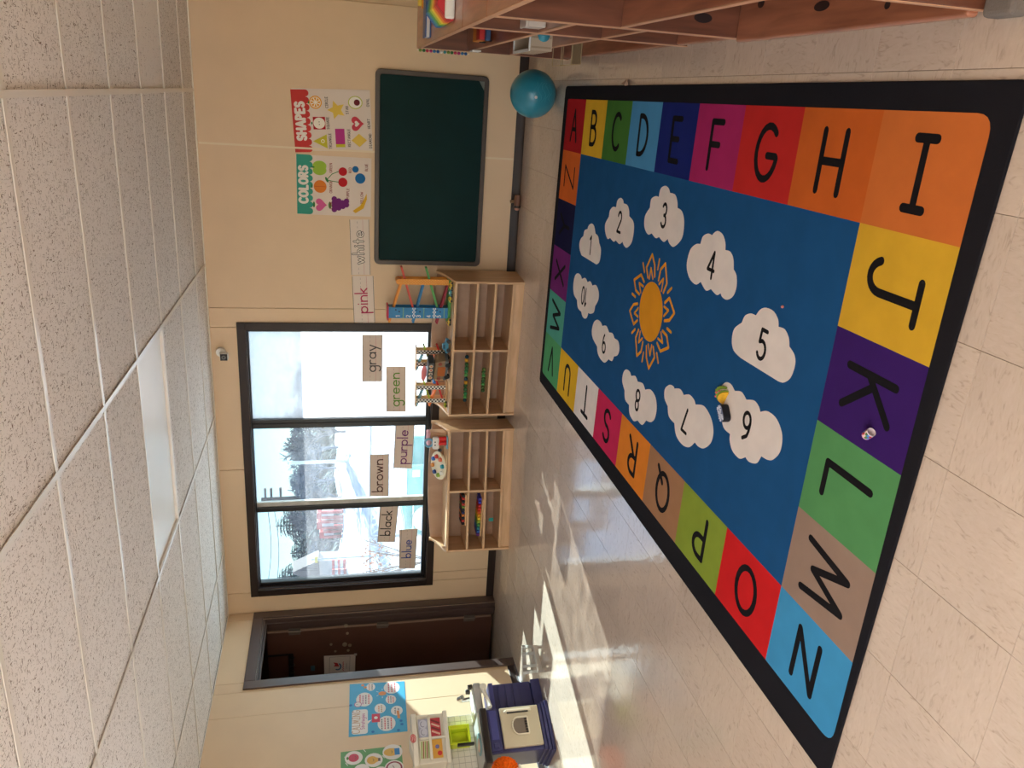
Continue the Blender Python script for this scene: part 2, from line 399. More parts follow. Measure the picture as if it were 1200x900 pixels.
# ================================================================ THE ROOM
XL, XR, YB, YF, H = -4.40, 0.57, 6.16, -2.6, 2.358
M_wall = mat('wall_panel_cream', S(228, 200, 164), 0.45, 0.35, var=0.03, vscale=3, bump=0.05, bscale=60)
M_joint = mat('panel_joint', S(236, 218, 188), 0.6)
M_brown = mat('dark_brown_paint', S(44, 32, 28), 0.4, 0.35, var=0.08, vscale=10, bump=0.03)
M_door = mat('door_brown', S(92, 62, 50), 0.4, 0.45, var=0.06, vscale=6)
M_base = mat('baseboard_brown', S(48, 36, 32), 0.4, 0.4)
M_black = mat('black_plastic', S(26, 25, 26), 0.4, 0.5)
M_sash = mat('black_sash', S(22, 22, 26), 0.35, 0.5)
M_white = mat('white_plastic', S(238, 236, 230), 0.4, 0.4)
M_tee = mat('white_grid_metal', S(238, 232, 222), 0.28, 0.6)
M_tile = ceiling_material('ceiling_fissured', S(240, 235, 230), 0.645)
M_tile2 = ceiling_material('ceiling_fine', S(246, 240, 234), 0.70)
M_floor = floor_material()
M_grout = mat('floor_joint', S(158, 140, 124), 0.7)
M_chrome = mat('chrome', S(205, 205, 205), 0.18, 0.5, metal=1.0)
M_greymetal = mat('grey_metal', S(150, 146, 140), 0.35, 0.5, metal=0.9)

# ---- floor
fl = MB(); fl.box((-5.7, YF, -0.2), (XR + 0.1, YB + 0.12, -0.003))
floor = struct(fl.build('floor', M_grout, world=False))
TP = 0.3012; TX, TY = -1.371, 1.447
tm = MB(); g_ = TP / 2 - 0.0003
tm.add([(-g_, -g_, -0.003), (g_, -g_, -0.003), (g_, g_, -0.003), (-g_, g_, -0.003), (-g_ + .0006, -g_ + .0006, 0), (g_ - .0006, -g_ + .0006, 0), (g_ - .0006, g_ - .0006, 0), (-g_ + .0006, g_ - .0006, 0)],
       [(4, 5, 6, 7), (0, 1, 5, 4), (1, 2, 6, 5), (2, 3, 7, 6), (3, 0, 4, 7)])
ft = tm.build('floor_tile', M_floor, world=False, parent=floor)
rest = MB(); nt_ = 0; first = True
for i in range(-14, 8):
    for j in range(-15, 17):
        x, y = TX + (i + .5) * TP, TY + (j + .5) * TP
        if x < XL - TP * .45 and (y < 5.0 or x < -5.6): continue
        if x > XR + .1 or y > YB + .05 or y < YF: continue
        if -1.55 < x < -0.2 and 1.85 < y < 4.8: continue                 # under the rug
        rot = (i + j) % 2
        if y > 1.0 and x > XL - 1.2:
            o = ft if first else ft.copy()
            if not first: C.objects.link(o)
            first = False
            o.location = (x, y, 0); o.rotation_euler = (0, 0, rot * PI / 2 + PI * random.randint(0, 1)); nt_ += 1
        else: rest.box((x - g_, y - g_, -0.003), (x + g_, y + g_, 0))
o = rest.build('tile_field', M_floor, parent=floor, world=False); o['kind'] = 'stuff'

# ---- ceiling: suspended grid with lay-in tiles
cb = MB(); cb.box((XL - .15, YF, H + .06), (XR + .1, YB + .12, H + .16))
ceiling = struct(cb.build('ceiling', M_joint, world=False))
RX = [-0.0806 - 1.2192 * i for i in range(0, 4)]
TYs = [3.290 + 0.6096 * j for j in range(-9, 5)]
xs = [XR] + RX + [XL]; ys = [YF] + TYs + [YB]
LIGHT_CELL = None
tile_cache = {}
for a in range(len(xs) - 1):
    for b in range(len(ys) - 1):
        x1, x0 = xs[a], xs[a + 1]; y0, y1 = ys[b], ys[b + 1]
        if a == 2 and abs(y0 - 3.8996) < .01: LIGHT_CELL = (x0, x1, y0, y1); continue
        new = (a == 0 and abs(y0 - 4.509) < .01)
        key = (round(x1 - x0, 3), round(y1 - y0, 3), new)
        if key in tile_cache:
            o = tile_cache[key].copy(); C.objects.link(o)
        else:
            w, d = x1 - x0 - .012, y1 - y0 - .012
            o = MB().box((-w / 2, -d / 2, 0), (w / 2, d / 2, .016)).build('ceiling_tile', M_tile2 if new else M_tile, parent=ceiling, world=False)
            tile_cache[key] = o
            if new: o['label'] = 'cleaner pale ceiling tile with finer flecks'
        o.location = ((x0 + x1) / 2, (y0 + y1) / 2, H + .006 + random.uniform(0, .002))
for x in RX:
    r = MB().box((-.012, YF, 0), (.012, YB - .02, .003)).box((-.002, YF, .003), (.002, YB - .02, .035)).build('grid_runner', M_tee, parent=ceiling, world=False)
    r.location = (x, 0, H)
tee_cache = {}
for y in TYs:
    for a in range(len(xs) - 1):
        w = xs[a] - xs[a + 1]; k = round(w, 3)
        if k in tee_cache: o = tee_cache[k].copy(); C.objects.link(o)
        else:
            o = MB().box((-w / 2 + .012, -.012, 0), (w / 2 - .012, .012, .0028)).box((-w / 2 + .012, -.002, .0028), (w / 2 - .012, .002, .03)).build('grid_tee', M_tee, parent=ceiling, world=False); tee_cache[k] = o
        o.location = ((xs[a] + xs[a + 1]) / 2, y, H + .0005)
for nm, lo, hi in (('wall_angle', (XL, YB - .02, H - .001), (XR, YB, H + .002)), ('wall_angle', (XL, YF, H - .001), (XL + .02, YB - .02, H + .002)), ('wall_angle', (XR - .02, YF, H - .001), (XR, YB - .02, H + .002))):
    MB().box(lo, hi).build(nm, M_tee, parent=ceiling)
lx0, lx1, ly0, ly1 = LIGHT_CELL
cl = thing('ceiling_light', 'unlit flat ceiling light panel set flush among the fissured tiles', 'ceiling light', ((lx0 + lx1) / 2, (ly0 + ly1) / 2, H + .004))
MB().box((lx0 + .013, ly0 + .013, H + .03), (lx1 - .013, ly1 - .013, H + .05)).build('housing', M_white, parent=cl)
q = MB(); n_ = 14
W2, D2 = (lx1 - lx0) / 2 - .022, (ly1 - ly0) / 2 - .022
vv = []; ff = []
for i in range(n_ + 1):
    for j in range(n_ + 1):
        u, v = i / n_ * 2 - 1, j / n_ * 2 - 1
        vv.append((u * W2, v * D2, .010 - .010 * (1 - u * u) * (1 - v * v)))
for i in range(n_):
    for j in range(n_):
        a = i * (n_ + 1) + j; ff.append((a, a + 1, a + n_ + 2, a + n_ + 1))
q.add(vv, ff); q.build('diffuser', mat('acrylic_diffuser', S(240, 232, 220), 0.35, 0.5, var=0.02, vscale=3), parent=cl, world=False, smooth=True)
fr_ = MB()
for lo, hi in (((lx0 + .012, ly0 + .012, H + .003), (lx1 - .012, ly0 + .022, H + .02)), ((lx0 + .012, ly1 - .022, H + .003), (lx1 - .012, ly1 - .012, H + .02)),
               ((lx0 + .012, ly0 + .022, H + .003), (lx0 + .022, ly1 - .022, H + .02)), ((lx1 - .022, ly0 + .022, H + .003), (lx1 - .012, ly1 - .022, H + .02))): fr_.box(lo, hi)
fr_.build('frame', M_tee, parent=cl)

# added fill lights, unseen behind the camera, to brighten the room
def fill_light(x, y, where):
    t = thing('ceiling_light', 'added fill light behind the camera, ' + where, 'ceiling light', (x, y, H - .03), group='added fill lights behind the camera')
    MB().box((x - .58, y - .28, H - .03), (x + .58, y - .26, H - .002)).box((x - .58, y + .26, H - .03), (x + .58, y + .28, H - .002)).box((x - .58, y - .26, H - .03), (x - .56, y + .26, H - .002)).box((x + .56, y - .26, H - .03), (x + .58, y + .26, H - .002)).build('frame', M_tee, parent=t)
    e = bpy.data.lights.new('fill_lamp', 'AREA'); e.shape = 'RECTANGLE'; e.size = 1.1; e.size_y = .5; e.energy = FILL_W; e.color = (1.0, .97, .93)
    o = bpy.data.objects.new('fill_lamp', e); C.objects.link(o); o.parent = t; o.location = (0, 0, .01)
FILL_W = 14.0
for x, wx in ((-3.2, 'by the window wall'), (-1.9, 'along the middle'), (-.65, 'by the bookcase wall')):
    for y, wy in ((-2.2, 'last row'), (-1.2, 'first row')): fill_light(x, y, wy + ' ' + wx)

# ---- back wall with the big window
WX0, WX1, WZ0, WZ1 = -4.165, -1.805, 0.635, 2.10
wb = MB()
y0, y1 = YB + .012, YB + .14
wb.box((XL - .2, y0, 0), (WX0, y1, H)).box((WX1, y0, 0), (XR + .1, y1, H)).box((WX0, y0, 0), (WX1, y1, WZ0)).box((WX0, y0, WZ1), (WX1, y1, H))
wall_back = struct(wb.build('wall_back', M_joint, world=False))
gp = .004
for x0, x1, z0, z1 in ((-.43, XR, 0, H), (-1.63, -.43, 0, H), (-1.785, -1.63, 0, H), (-3.0, -1.785, WZ1, H), (-4.19, -3.0, WZ1, H), (-3.0, -1.785, 0, WZ0), (-4.10, -3.0, 0, WZ0), (-4.19, -4.10, 0, WZ0), (XL, -4.19, 0, H)):
    MB().box((x0 + gp / 2, YB, z0), (x1 - gp / 2, YB + .012, z1)).build('wall_panel', M_wall, parent=wall_back, bevel=.002, seg=1)
MB().box((-.437, YB - .003, .07), (-.423, YB + .001, H - .01)).build('joint_strip', M_joint, parent=wall_back)

# ---- left wall with the door; a second, unseen window is added to light the room
DY0, DY1, DZ1 = 5.265, 6.06, 2.06
W2Y0, W2Y1, W2Z0, W2Z1 = -2.2, 3.2, 0.65, 2.12
wl = MB(); x0, x1 = XL - .11, XL - .012
for (a, b, c, d) in ((YF, W2Y0, 0, H), (W2Y0, W2Y1, 0, W2Z0), (W2Y0, W2Y1, W2Z1, H), (W2Y1, DY0, 0, H), (DY0, DY1, DZ1, H), (DY1, YB + .012, 0, H)): wl.box((x0, a, c), (x1, b, d))
wall_left = struct(wl.build('wall_left', M_joint, world=False))
s1, s2 = onX(246, 815, XL).y, onX(242.5, 844, XL).y
for a, b, c, d in ((YF, W2Y0, 0, H), (W2Y0, W2Y1, 0, W2Z0), (W2Y0, W2Y1, W2Z1, H), (W2Y1, 3.55, 0, H), (3.55, s2, 0, H), (s2, s1, 0, H), (s1, DY0, 0, H), (DY0, DY1, DZ1, H), (DY1, YB, 0, H)):
    MB().box((XL - .012, a + gp / 4, c), (XL, b - gp / 4, d)).build('wall_panel', M_wall, parent=wall_left, bevel=.0015, seg=1)
# ---- right and front walls
wr = MB(); wr.box((XR, YF, 0), (XR + .1, YB + .012, H)); wall_right = struct(wr.build('wall_right', M_wall, world=False))
F0, F1, FZ0, FZ1 = -3.9, 0.2, 0.65, 2.12
wf = MB()
for a, b, c, d in ((XL - .11, F0, 0, H), (F0, F1, 0, FZ0), (F0, F1, FZ1, H), (F1, XR + .1, 0, H)): wf.box((a, YF - .1, c), (b, YF, d))
wall_front = struct(wf.build('wall_front', M_wall, world=False))

# ---- baseboards
def baseboard(name, runs, n):
    b = MB()
    for (p0, p1) in runs:
        p0, p1 = Vector(p0), Vector(p1); e = (p1 - p0).normalized(); nn = Vector(n)
        prof = [(0, 0), (.020, 0), (.012, .008), (.007, .02), (.006, .062), (.004, .066), (0, .066)]
        vs_ = [p + nn * a + Vector((0, 0, z)) for p in (p0, p1) for a, z in prof]; k = len(prof)
        b.add(vs_, [tuple(range(k)), tuple(range(2 * k - 1, k - 1, -1))] + [(i, k + i, k + (i + 1) % k, (i + 1) % k) for i in range(k)])
    return struct(b.build(name, M_base))
baseboard('baseboard_back', [((XL + .0, YB, 0), (XR, YB, 0))], (0, -1, 0))
baseboard('baseboard_left', [((XL, YF, 0), (XL, DY0 - .09, 0))], (1, 0, 0))
baseboard('baseboard_right', [((XR, YF, 0), (XR, YB - .02, 0))], (-1, 0, 0))

# ---- window_1
cz = MB(); ow = .062
X0, X1, Z0, Z1 = WX0 - ow, WX1 + ow, WZ0 - ow, WZ1 + ow
for lo, hi in (((X0, YB - .016, Z1 - ow), (X1, YB, Z1)), ((X0, YB - .016, Z0), (X1, YB, Z0 + ow)), ((X0, YB - .016, Z0 + ow), (X0 + ow, YB, Z1 - ow)), ((X1 - ow, YB - .016, Z0 + ow), (X1, YB, Z1 - ow)),
               ((WX0, YB, WZ1 - .008), (WX1, YB + .13, WZ1)), ((WX0, YB, WZ0), (WX1, YB + .13, WZ0 + .008)), ((WX0, YB, WZ0 + .008), (WX0 + .008, YB + .13, WZ1 - .008)), ((WX1 - .008, YB, WZ0 + .008), (WX1, YB + .13, WZ1 - .008))): cz.box(lo, hi)
window_1 = struct(cz.build('window_1', M_brown, bevel=.003))
GZ0, GZ1, GY = .678, 2.082, 6.232
PAN = [(-2.578, -1.832), (-3.345, -2.655), (-4.125, -3.425)]
sf = MB()
for lo, hi in (((WX0 + .008, GY - .03, WZ0 + .008), (WX1 - .008, GY + .03, GZ0)), ((WX0 + .008, GY - .03, GZ1), (WX1 - .008, GY + .03, WZ1 - .008)), ((WX0 + .008, GY - .03, GZ0), (PAN[2][0], GY + .03, GZ1)), ((PAN[0][1], GY - .03, GZ0), (WX1 - .008, GY + .03, GZ1))): sf.box(lo, hi)
sf.build('sash_frame', M_sash, parent=window_1, bevel=.004)
MB().box((PAN[1][1], GY - .035, GZ0), (PAN[0][0], GY + .03, GZ1)).box((PAN[1][1] + .03, GY - .045, GZ0), (PAN[0][0] - .03, GY - .035, GZ1)).build('mullion', M_sash, parent=window_1, bevel=.004)
MB().box((PAN[2][1], GY - .035, GZ0), (PAN[2][1] + .04, GY + .03, GZ1)).build('mullion', M_sash, parent=window_1, bevel=.004)
o = MB().box((PAN[2][1] + .04, GY - .012, GZ0), (PAN[1][0], GY + .02, GZ1)).build('sliding_track', mat('weathered_aluminium', S(196, 196, 190), .4, .5, var=.15, vscale=12), parent=window_1); o['label'] = 'pale weathered sliding track strip'
G_clear = glass_material('dusty_glass', (0.03, 0.09), (0.97, 0.99, 1, 1), (0.85, 0.9, 0.95, 1))
G_tint = glass_material('dusty_tinted_glass', (0.05, 0.11), (0.36, 0.48, 0.56, 1), (0.38, 0.46, 0.56, 1))
G_film = glass_material('hazy_film_glass', (0.62, 0.90), (0.45, 0.52, 0.58, 1), (0.20, 0.235, 0.28, 1))
for k, (a, b) in enumerate(PAN):
    o = MB().add([(a, GY, GZ0), (b, GY, GZ0), (b, GY, GZ1), (a, GY, GZ1)], [(0, 1, 2, 3)]).build('pane', G_film if k == 0 else G_tint, parent=window_1)
    if k == 0: o['label'] = 'milky hazed pane glowing white in the sun'
# ---- added_window_2 and added_window_3, unseen, added to let in more daylight
def side_window(name, lo, hi, axis):
    f = MB(); (x0, y0, z0), (x1, y1, z1) = lo, hi; t = .05
    f.box((x0, y0, z0), (x1, y1, z0 + t)).box((x0, y0, z1 - t), (x1, y1, z1))
    n = 4
    for k in range(n + 1):
        if axis == 'y': c = y0 + (y1 - y0 - t) * k / n; f.box((x0, c, z0 + t), (x1, c + t, z1 - t))
        else: c = x0 + (x1 - x0 - t) * k / n; f.box((c, y0, z0 + t), (c + t, y1, z1 - t))
    w = struct(f.build(name, M_brown))
    if axis == 'y': xm = (x0 + x1) / 2; P = [(xm, y0, z0), (xm, y1, z0), (xm, y1, z1), (xm, y0, z1)]
    else: ym = (y0 + y1) / 2; P = [(x0, ym, z0), (x1, ym, z0), (x1, ym, z1), (x0, ym, z1)]
    MB().add(P, [(0, 1, 2, 3)]).build('pane', G_clear, parent=w)
side_window('added_window_2', (XL - .1, W2Y0, W2Z0), (XL - .02, W2Y1, W2Z1), 'y')
side_window('added_window_3', (F0, YF - .09, FZ0), (F1, YF - .02, FZ1), 'x')

# ---- roof overhang outside the window
MB().box((-7, YB + .14, 2.34), (3.5, YB + 1.22, 2.44)).build('trim_1', mat('eave_white', S(225, 225, 222), .6))['kind'] = 'structure'

# ---- door_1: open outwards, hinged at the corner
dc = MB(); cw = .085
for lo, hi in (((XL, DY0 - cw, 0), (XL + .016, DY0, DZ1 + cw)), ((XL, DY1, 0), (XL + .016, DY1 + cw, DZ1 + cw)), ((XL, DY0, DZ1), (XL + .016, DY1, DZ1 + cw)),
               ((XL - .12, DY0, 0), (XL, DY0 + .016, DZ1)), ((XL - .12, DY1 - .016, 0), (XL, DY1, DZ1)), ((XL - .12, DY0 + .016, DZ1 - .016), (XL, DY1 - .016, DZ1)),
               ((XL - .07, DY1 - .030, 0), (XL - .035, DY1 - .016, DZ1 - .016)), ((XL - .07, DY0 + .016, DZ1 - .030), (XL - .035, DY1 - .016, DZ1 - .016))): dc.box(lo, hi)
door_1 = struct(dc.build('door_1', mat('casing_brown', S(74, 55, 48), 0.42, 0.9, bump=.03), bevel=.002, seg=1))
SY = 6.045                                                   # room-side face of the open slab
MB().box((-5.30, SY, .02), (-4.545, SY + .042, 2.035)).build('door_slab', M_door, parent=door_1, bevel=.002)
o = MB().box((-4.543, SY - .002, .03), (-4.525, SY + .03, 2.03)).build('lit_gap_strip', mat('strip_tan', S(150, 122, 104), .5), parent=door_1); o['label'] = 'pale tan strip painted as sunlight in the hinge gap'  # tan colour stands for sunlight along the slab edge
for z in (.235, 1.03, 1.80):
    hb = MB().box((-4.575, SY - .006, z - .05), (-4.545, SY - .0005, z + .05)).box((-4.535, SY - .012, z - .05), (-4.505, SY - .006, z + .05)).cyl((-4.54, SY - .011, z - .055), (-4.54, SY - .011, z + .055), .008)
    hb.build('hinge', mat('hinge_grey', S(118, 108, 100), .4, .5, metal=.6), parent=door_1)
hw = MB()
for px, py, r in ((405.5, 733, .018), (407, 742, .013), (404, 755, .022), (410, 756, .016), (408, 762, .012), (388, 755, .012), (393, 763, .010)):
    c = onY(px, py, SY); hw.cyl((c.x, SY - .006, c.z), (c.x, SY, c.z), r, n=9)
hw.build('lock_plate', mat('worn_brass', S(170, 156, 132), .4, .5, metal=.5), parent=door_1, smooth=True)
# vestibule behind the door
M_vest = mat('vestibule_brown', S(74, 56, 48), .7)
struct(MB().box((-5.8, 4.75, 0), (-5.70, 6.30, H)).box((-5.7, 6.172, 0), (XL - .2, 6.30, H)).box((-5.7, 4.70, 0), (XL - .11, 4.80, H)).box((-5.8, 4.70, H), (XL - .11, 6.30, H + .1)).build('wall_vestibule', M_vest))

# ================================================================ THE ALPHABET RUG
RK = 0.92
M_rugblack = mat('rug_black', S(28, 27, 31), 0.95, 0.1, bump=0.25, bscale=400)
M_ink = mat('rug_ink', S(24, 22, 24), 0.95, 0.1, bump=0.2, bscale=400)
def rugcol(r, g, b): return mat('rug_%d_%d_%d' % (r, g, b), S(r, g, b, RK), 0.95, 0.08, var=0.06, vscale=9, bump=0.25, bscale=400)
RT = 0.009
ci = [onZ(667.5, 116), onZ(637, 436), onZ(977.5, 872), onZ(1170, 133.5)]    # inner corners: far right, far left, near left, near right
co = [onZ(664.6, 101.1), onZ(633.4, 446.2), onZ(970.9, 915.0), onZ(1212.9, 93.1)]
def rug_pt(s, t):
    """s: 0 right .. 6 left, t: 0 far .. 9 near"""
    a, b = s / 6, t / 9
    return ci[0] * (1 - a) * (1 - b) + ci[1] * a * (1 - b) + ci[2] * a * b + ci[3] * (1 - a) * b
rc = sum((Vector(c) for c in co), Vector((0, 0, 0))) / 4
def rounded(pts, r, n=5):
    out = []
    k = len(pts)
    for i in range(k):
        p0, p, p1 = Vector(pts[i - 1]), Vector(pts[i]), Vector(pts[(i + 1) % k]); rr = r[i] if isinstance(r, (list, tuple)) else r
        if rr <= 0: out.append(p); continue
        a = p + (p0 - p).normalized() * rr; b = p + (p1 - p).normalized() * rr
        for j in range(n + 1):
            t = j / n; out.append(a * (1 - t) ** 2 + p * 2 * t * (1 - t) + b * t * t)
    return out
FR = frame((0, 0, 0), (1, 0, 0), (0, 1, 0))
rb = MB(); rb.prism([(p.x, p.y) for p in rounded([co[i] for i in (3, 0, 1, 2)], .03)], FR, 0.0, RT)
rug = rb.build('alphabet_rug', M_rugblack, bevel=.003)
tag(rug, 'large blue classroom rug with black border, coloured letter squares and numbered clouds', 'rug')
fb = MB(); fb.add([rug_pt(1, 1) + Vector((0, 0, RT + .0004)), rug_pt(5, 1) + Vector((0, 0, RT + .0004)), rug_pt(5, 8) + Vector((0, 0, RT + .0004)), rug_pt(1, 8) + Vector((0, 0, RT + .0004))], [(0, 1, 2, 3)])
fb.build('centre_field', rugcol(29, 82, 132), parent=rug)['label'] = 'blue centre field'
RC = dict(A=(172, 32, 38), B=(224, 178, 48), C=(70, 122, 52), D=(78, 148, 195), E=(28, 40, 112), F=(172, 42, 100), G=(194, 44, 40), H=(202, 98, 38), I=(206, 112, 52),
          J=(214, 168, 48), K=(58, 30, 100), L=(86, 146, 90), M=(152, 128, 112), N=(66, 148, 196), O=(206, 34, 36), P=(138, 158, 56), Q=(166, 122, 88), R=(228, 134, 44),
          S=(204, 42, 88), T=(236, 226, 220), U=(234, 184, 42), V=(86, 162, 108), W=(84, 164, 146), X=(112, 40, 110), Y=(26, 26, 62), Z=(218, 106, 44))
cells = {}
for k, L_ in enumerate('ABCDEFGHI'): cells[L_] = (0, k, 'R')
for k, L_ in enumerate('JKLM'): cells[L_] = (1 + k, 8, 'N')
for k, L_ in enumerate('NOPQRSTUV'): cells[L_] = (5, 8 - k, 'L')
for k, L_ in enumerate('WXYZ'): cells[L_] = (4 - k, 0, 'F')
UPS = {'R': (1, 0, 0), 'L': (-1, 0, 0), 'N': (0, -1, 0), 'F': (0, 1, 0)}
for L_, (s0, t0, side) in cells.items():
    P = [rug_pt(s0, t0), rug_pt(s0 + 1, t0), rug_pt(s0 + 1, t0 + 1), rug_pt(s0, t0 + 1)]
    rr = [0, 0, 0, 0]
    if L_ == 'I': rr = [0, 0, 0, .05]
    if L_ == 'N': rr = [0, 0, .05, 0]
    if L_ == 'V': rr = [0, .03, 0, 0]
    if L_ == 'A': rr = [.02, 0, 0, 0]
    Q = rounded(P, rr)
    c = (P[0] + P[1] + P[2] + P[3]) / 4
    up = Vector(UPS[side]); rt = up.cross(Vector((0, 0, 1)))
    e = rug_pt(s0 + .5, t0 + 1) - rug_pt(s0 + .5, t0)           # follow the rug's slight skew
    mb = MB(); mb.add([q + Vector((0, 0, RT + .0004)) for q in Q], [tuple(range(len(Q)))], 0)
    fr = frame((c.x, c.y, RT), rt, up)
    hh = .172 if side in 'RL' else .20
    write(mb, L_, fr, 0, -hh / 2, hh, .024 if L_ not in 'Z' else .016, .0009, 1, sx=1.12)
    o = mb.build('letter_square', [rugcol(*RC[L_]), M_ink], parent=rug)
    o['label'] = 'rug square with the letter ' + L_
CL = {
 1: ((670, 210), 8.571, [[(160, 500), (172, 465), (200, 445), (226, 470), (240, 545)], [(240, 545), (266, 575), (278, 642)], [(278, 642), (294, 700), (290, 780), (276, 835), (250, 857)], [(250, 857), (100, 765)], [(100, 765), (82, 710), (78, 650), (92, 600), (118, 570)], [(118, 570), (130, 515), (160, 500)]]),
 2: ((670, 210), 8.571, [[(447, 283), (460, 215), (490, 187), (515, 205), (524, 243)], [(524, 243), (560, 260), (577, 310), (580, 372)], [(580, 372), (618, 420), (627, 500), (605, 630), (557, 688), (525, 665), (512, 628)], [(512, 628), (480, 652), (445, 615)], [(445, 615), (420, 627), (388, 590)], [(388, 590), (360, 598), (338, 530), (338, 450), (375, 375)], [(375, 375), (385, 315), (415, 278), (447, 283)]]),
 3: ((670, 210), 8.571, [[(875, 178), (895, 95), (940, 66), (975, 90), (990, 137)], [(990, 137), (1040, 155), (1062, 220), (1065, 288)], [(1065, 288), (1110, 325), (1131, 430), (1110, 590), (1030, 678), (985, 650), (965, 600)], [(965, 600), (925, 630), (878, 580)], [(878, 580), (845, 592), (805, 545)], [(805, 545), (765, 553), (732, 480), (738, 370), (787, 285)], [(787, 285), (800, 200), (845, 170), (875, 178)]]),
 4: ((790, 255), 7.5, [[(335, 155), (360, 128), (390, 118), (430, 150), (452, 220), (452, 285)], [(452, 285), (495, 300), (522, 360), (525, 455)], [(525, 455), (550, 510), (550, 610), (520, 690), (468, 722), (425, 700), (410, 665)], [(410, 665), (375, 680), (325, 628)], [(325, 628), (280, 640), (235, 565)], [(235, 565), (190, 588), (135, 530), (112, 420), (140, 290), (190, 235), (232, 232)], [(232, 232), (255, 165), (300, 140), (335, 155)]]),
 5: ((840, 340), 7.5, [[(345, 222), (385, 170), (435, 155), (500, 185), (540, 255), (545, 322)], [(545, 322), (600, 345), (635, 420), (640, 495)], [(640, 495), (685, 570), (690, 660), (650, 770), (590, 812), (540, 800)], [(540, 800), (210, 595)], [(210, 595), (150, 530), (134, 440), (155, 340), (222, 285)], [(222, 285), (250, 225), (300, 205), (345, 222)]]),
 10: ((660, 310), 7.5, [[(122, 310), (95, 260), (90, 180), (105, 100), (130, 77), (155, 95), (165, 128)], [(165, 128), (195, 118), (215, 155)], [(215, 155), (240, 148), (258, 185)], [(258, 185), (290, 182), (313, 240), (310, 310), (282, 365)], [(282, 365), (270, 420), (240, 433), (222, 425)], [(222, 425), (210, 465), (190, 475), (170, 455), (160, 415)], [(160, 415), (130, 380), (122, 310)]]),
 9: ((660, 310), 7.5, [[(300, 722), (262, 650), (253, 580), (270, 510), (300, 485), (330, 505), (345, 540)], [(345, 540), (380, 540), (405, 597)], [(405, 597), (435, 605), (452, 648)], [(452, 648), (485, 675), (495, 740), (480, 795), (448, 808)], [(448, 808), (430, 848), (400, 832)], [(400, 832), (365, 862), (325, 825), (303, 770), (300, 722)]]),
 8: ((720, 420), 7.5, [[(90, 280), (70, 200), (80, 125), (105, 97), (135, 115), (150, 155)], [(150, 155), (185, 155), (207, 205)], [(207, 205), (250, 220), (272, 275)], [(272, 275), (320, 275), (362, 340), (373, 440), (355, 530), (320, 560), (280, 545)], [(280, 545), (245, 585), (205, 545)], [(205, 545), (170, 550), (135, 490), (130, 410)], [(130, 410), (95, 360), (90, 280)]]),
 7: ((720, 420), 7.5, [[(470, 420), (442, 350), (445, 270), (485, 232), (520, 245), (528, 265)], [(528, 265), (580, 270), (612, 322)], [(612, 322), (660, 318), (700, 360), (715, 405)], [(715, 405), (790, 420), (850, 520), (872, 640), (850, 740), (790, 790), (740, 775), (708, 738)], [(708, 738), (660, 780), (600, 760), (545, 680), (528, 570)], [(528, 570), (480, 510), (470, 420)]]),
 6: ((820, 430), 7.5, [[(268, 590), (215, 540), (195, 460), (200, 400), (190, 300), (180, 200), (225, 137), (275, 150), (310, 210)], [(310, 210), (370, 220), (412, 288)], [(412, 288), (480, 295), (520, 345), (535, 395)], [(535, 395), (600, 390), (680, 460), (727, 600), (710, 740), (650, 812), (600, 817), (543, 785)], [(543, 785), (510, 840), (475, 848), (430, 830), (403, 793)], [(403, 793), (350, 805), (290, 740), (265, 650), (268, 590)]]),
}
NPOS = {1: (692, 287), 2: (726.2, 260.2), 3: (778.5, 252.6), 4: (834, 310.3), 5: (893.7, 404), 6: (874.7, 499.3), 7: (803.3, 492.7), 8: (747.3, 469), 9: (708.3, 402.7), 10: (684.7, 347.3)}
M_cloud = rugcol(232, 222, 214)
for n_, (og, sc_, lobes) in CL.items():
    pts = []
    for lb in lobes: pts += catmull(lb)[:-1]
    W_ = [onZ(og[0] + x / sc_, og[1] + y / sc_, RT) for x, y in pts]
    mb = MB(); mb.add([(p.x, p.y, RT + .0008) for p in W_], [tuple(range(len(W_)))], 0)
    c = onZ(*NPOS[n_], RT); up = Vector((1, 0, 0)) if n_ <= 5 else Vector((-1, 0, 0))
    fr = frame((c.x, c.y, RT), up.cross(Vector((0, 0, 1))), up)
    write(mb, str(n_), fr, 0, -.05, .10, .0145, .0013, 1)
    o = mb.build('cloud', [M_cloud, M_ink], parent=rug); o['label'] = 'white cloud with the number %d' % n_
sc_ = lambda x, y: onZ(730 + x / 6.667, 295 + y / 6.667, RT)
sb = MB(); c = onZ(762.5, 365.5, RT); fr = frame((c.x, c.y, RT), (0, -1, 0), (1, 0, 0))
sb.disc((0, 0), .138, fr, .0008, 0, 32)
for k in range(8):
    a = 2 * PI * (k + .5) / 8 - .1
    def pol(r, d, a=a): return (r * math.cos(a + d), r * math.sin(a + d))
    tip = pol(.262, .12 if k % 2 else -.05)
    sb.ribbon([pol(.165, -.27), pol(.215, -.2), tip], .014, fr, .0008, 0); sb.ribbon([tip, pol(.215, .25), pol(.165, .22)], .014, fr, .0008, 0)
    sb.ribbon([pol(.152, -.15), pol(.200, .0), pol(.155, .12)], .012, fr, .0008, 0)
    b = a + PI / 8; sb.ribbon([(.205 * math.cos(b), .205 * math.sin(b)), (.25 * math.cos(b), .25 * math.sin(b))], .013, fr, .0008, 0)
sb.build('sun_print', rugcol(224, 152, 36), parent=rug)['label'] = 'orange sun motif'

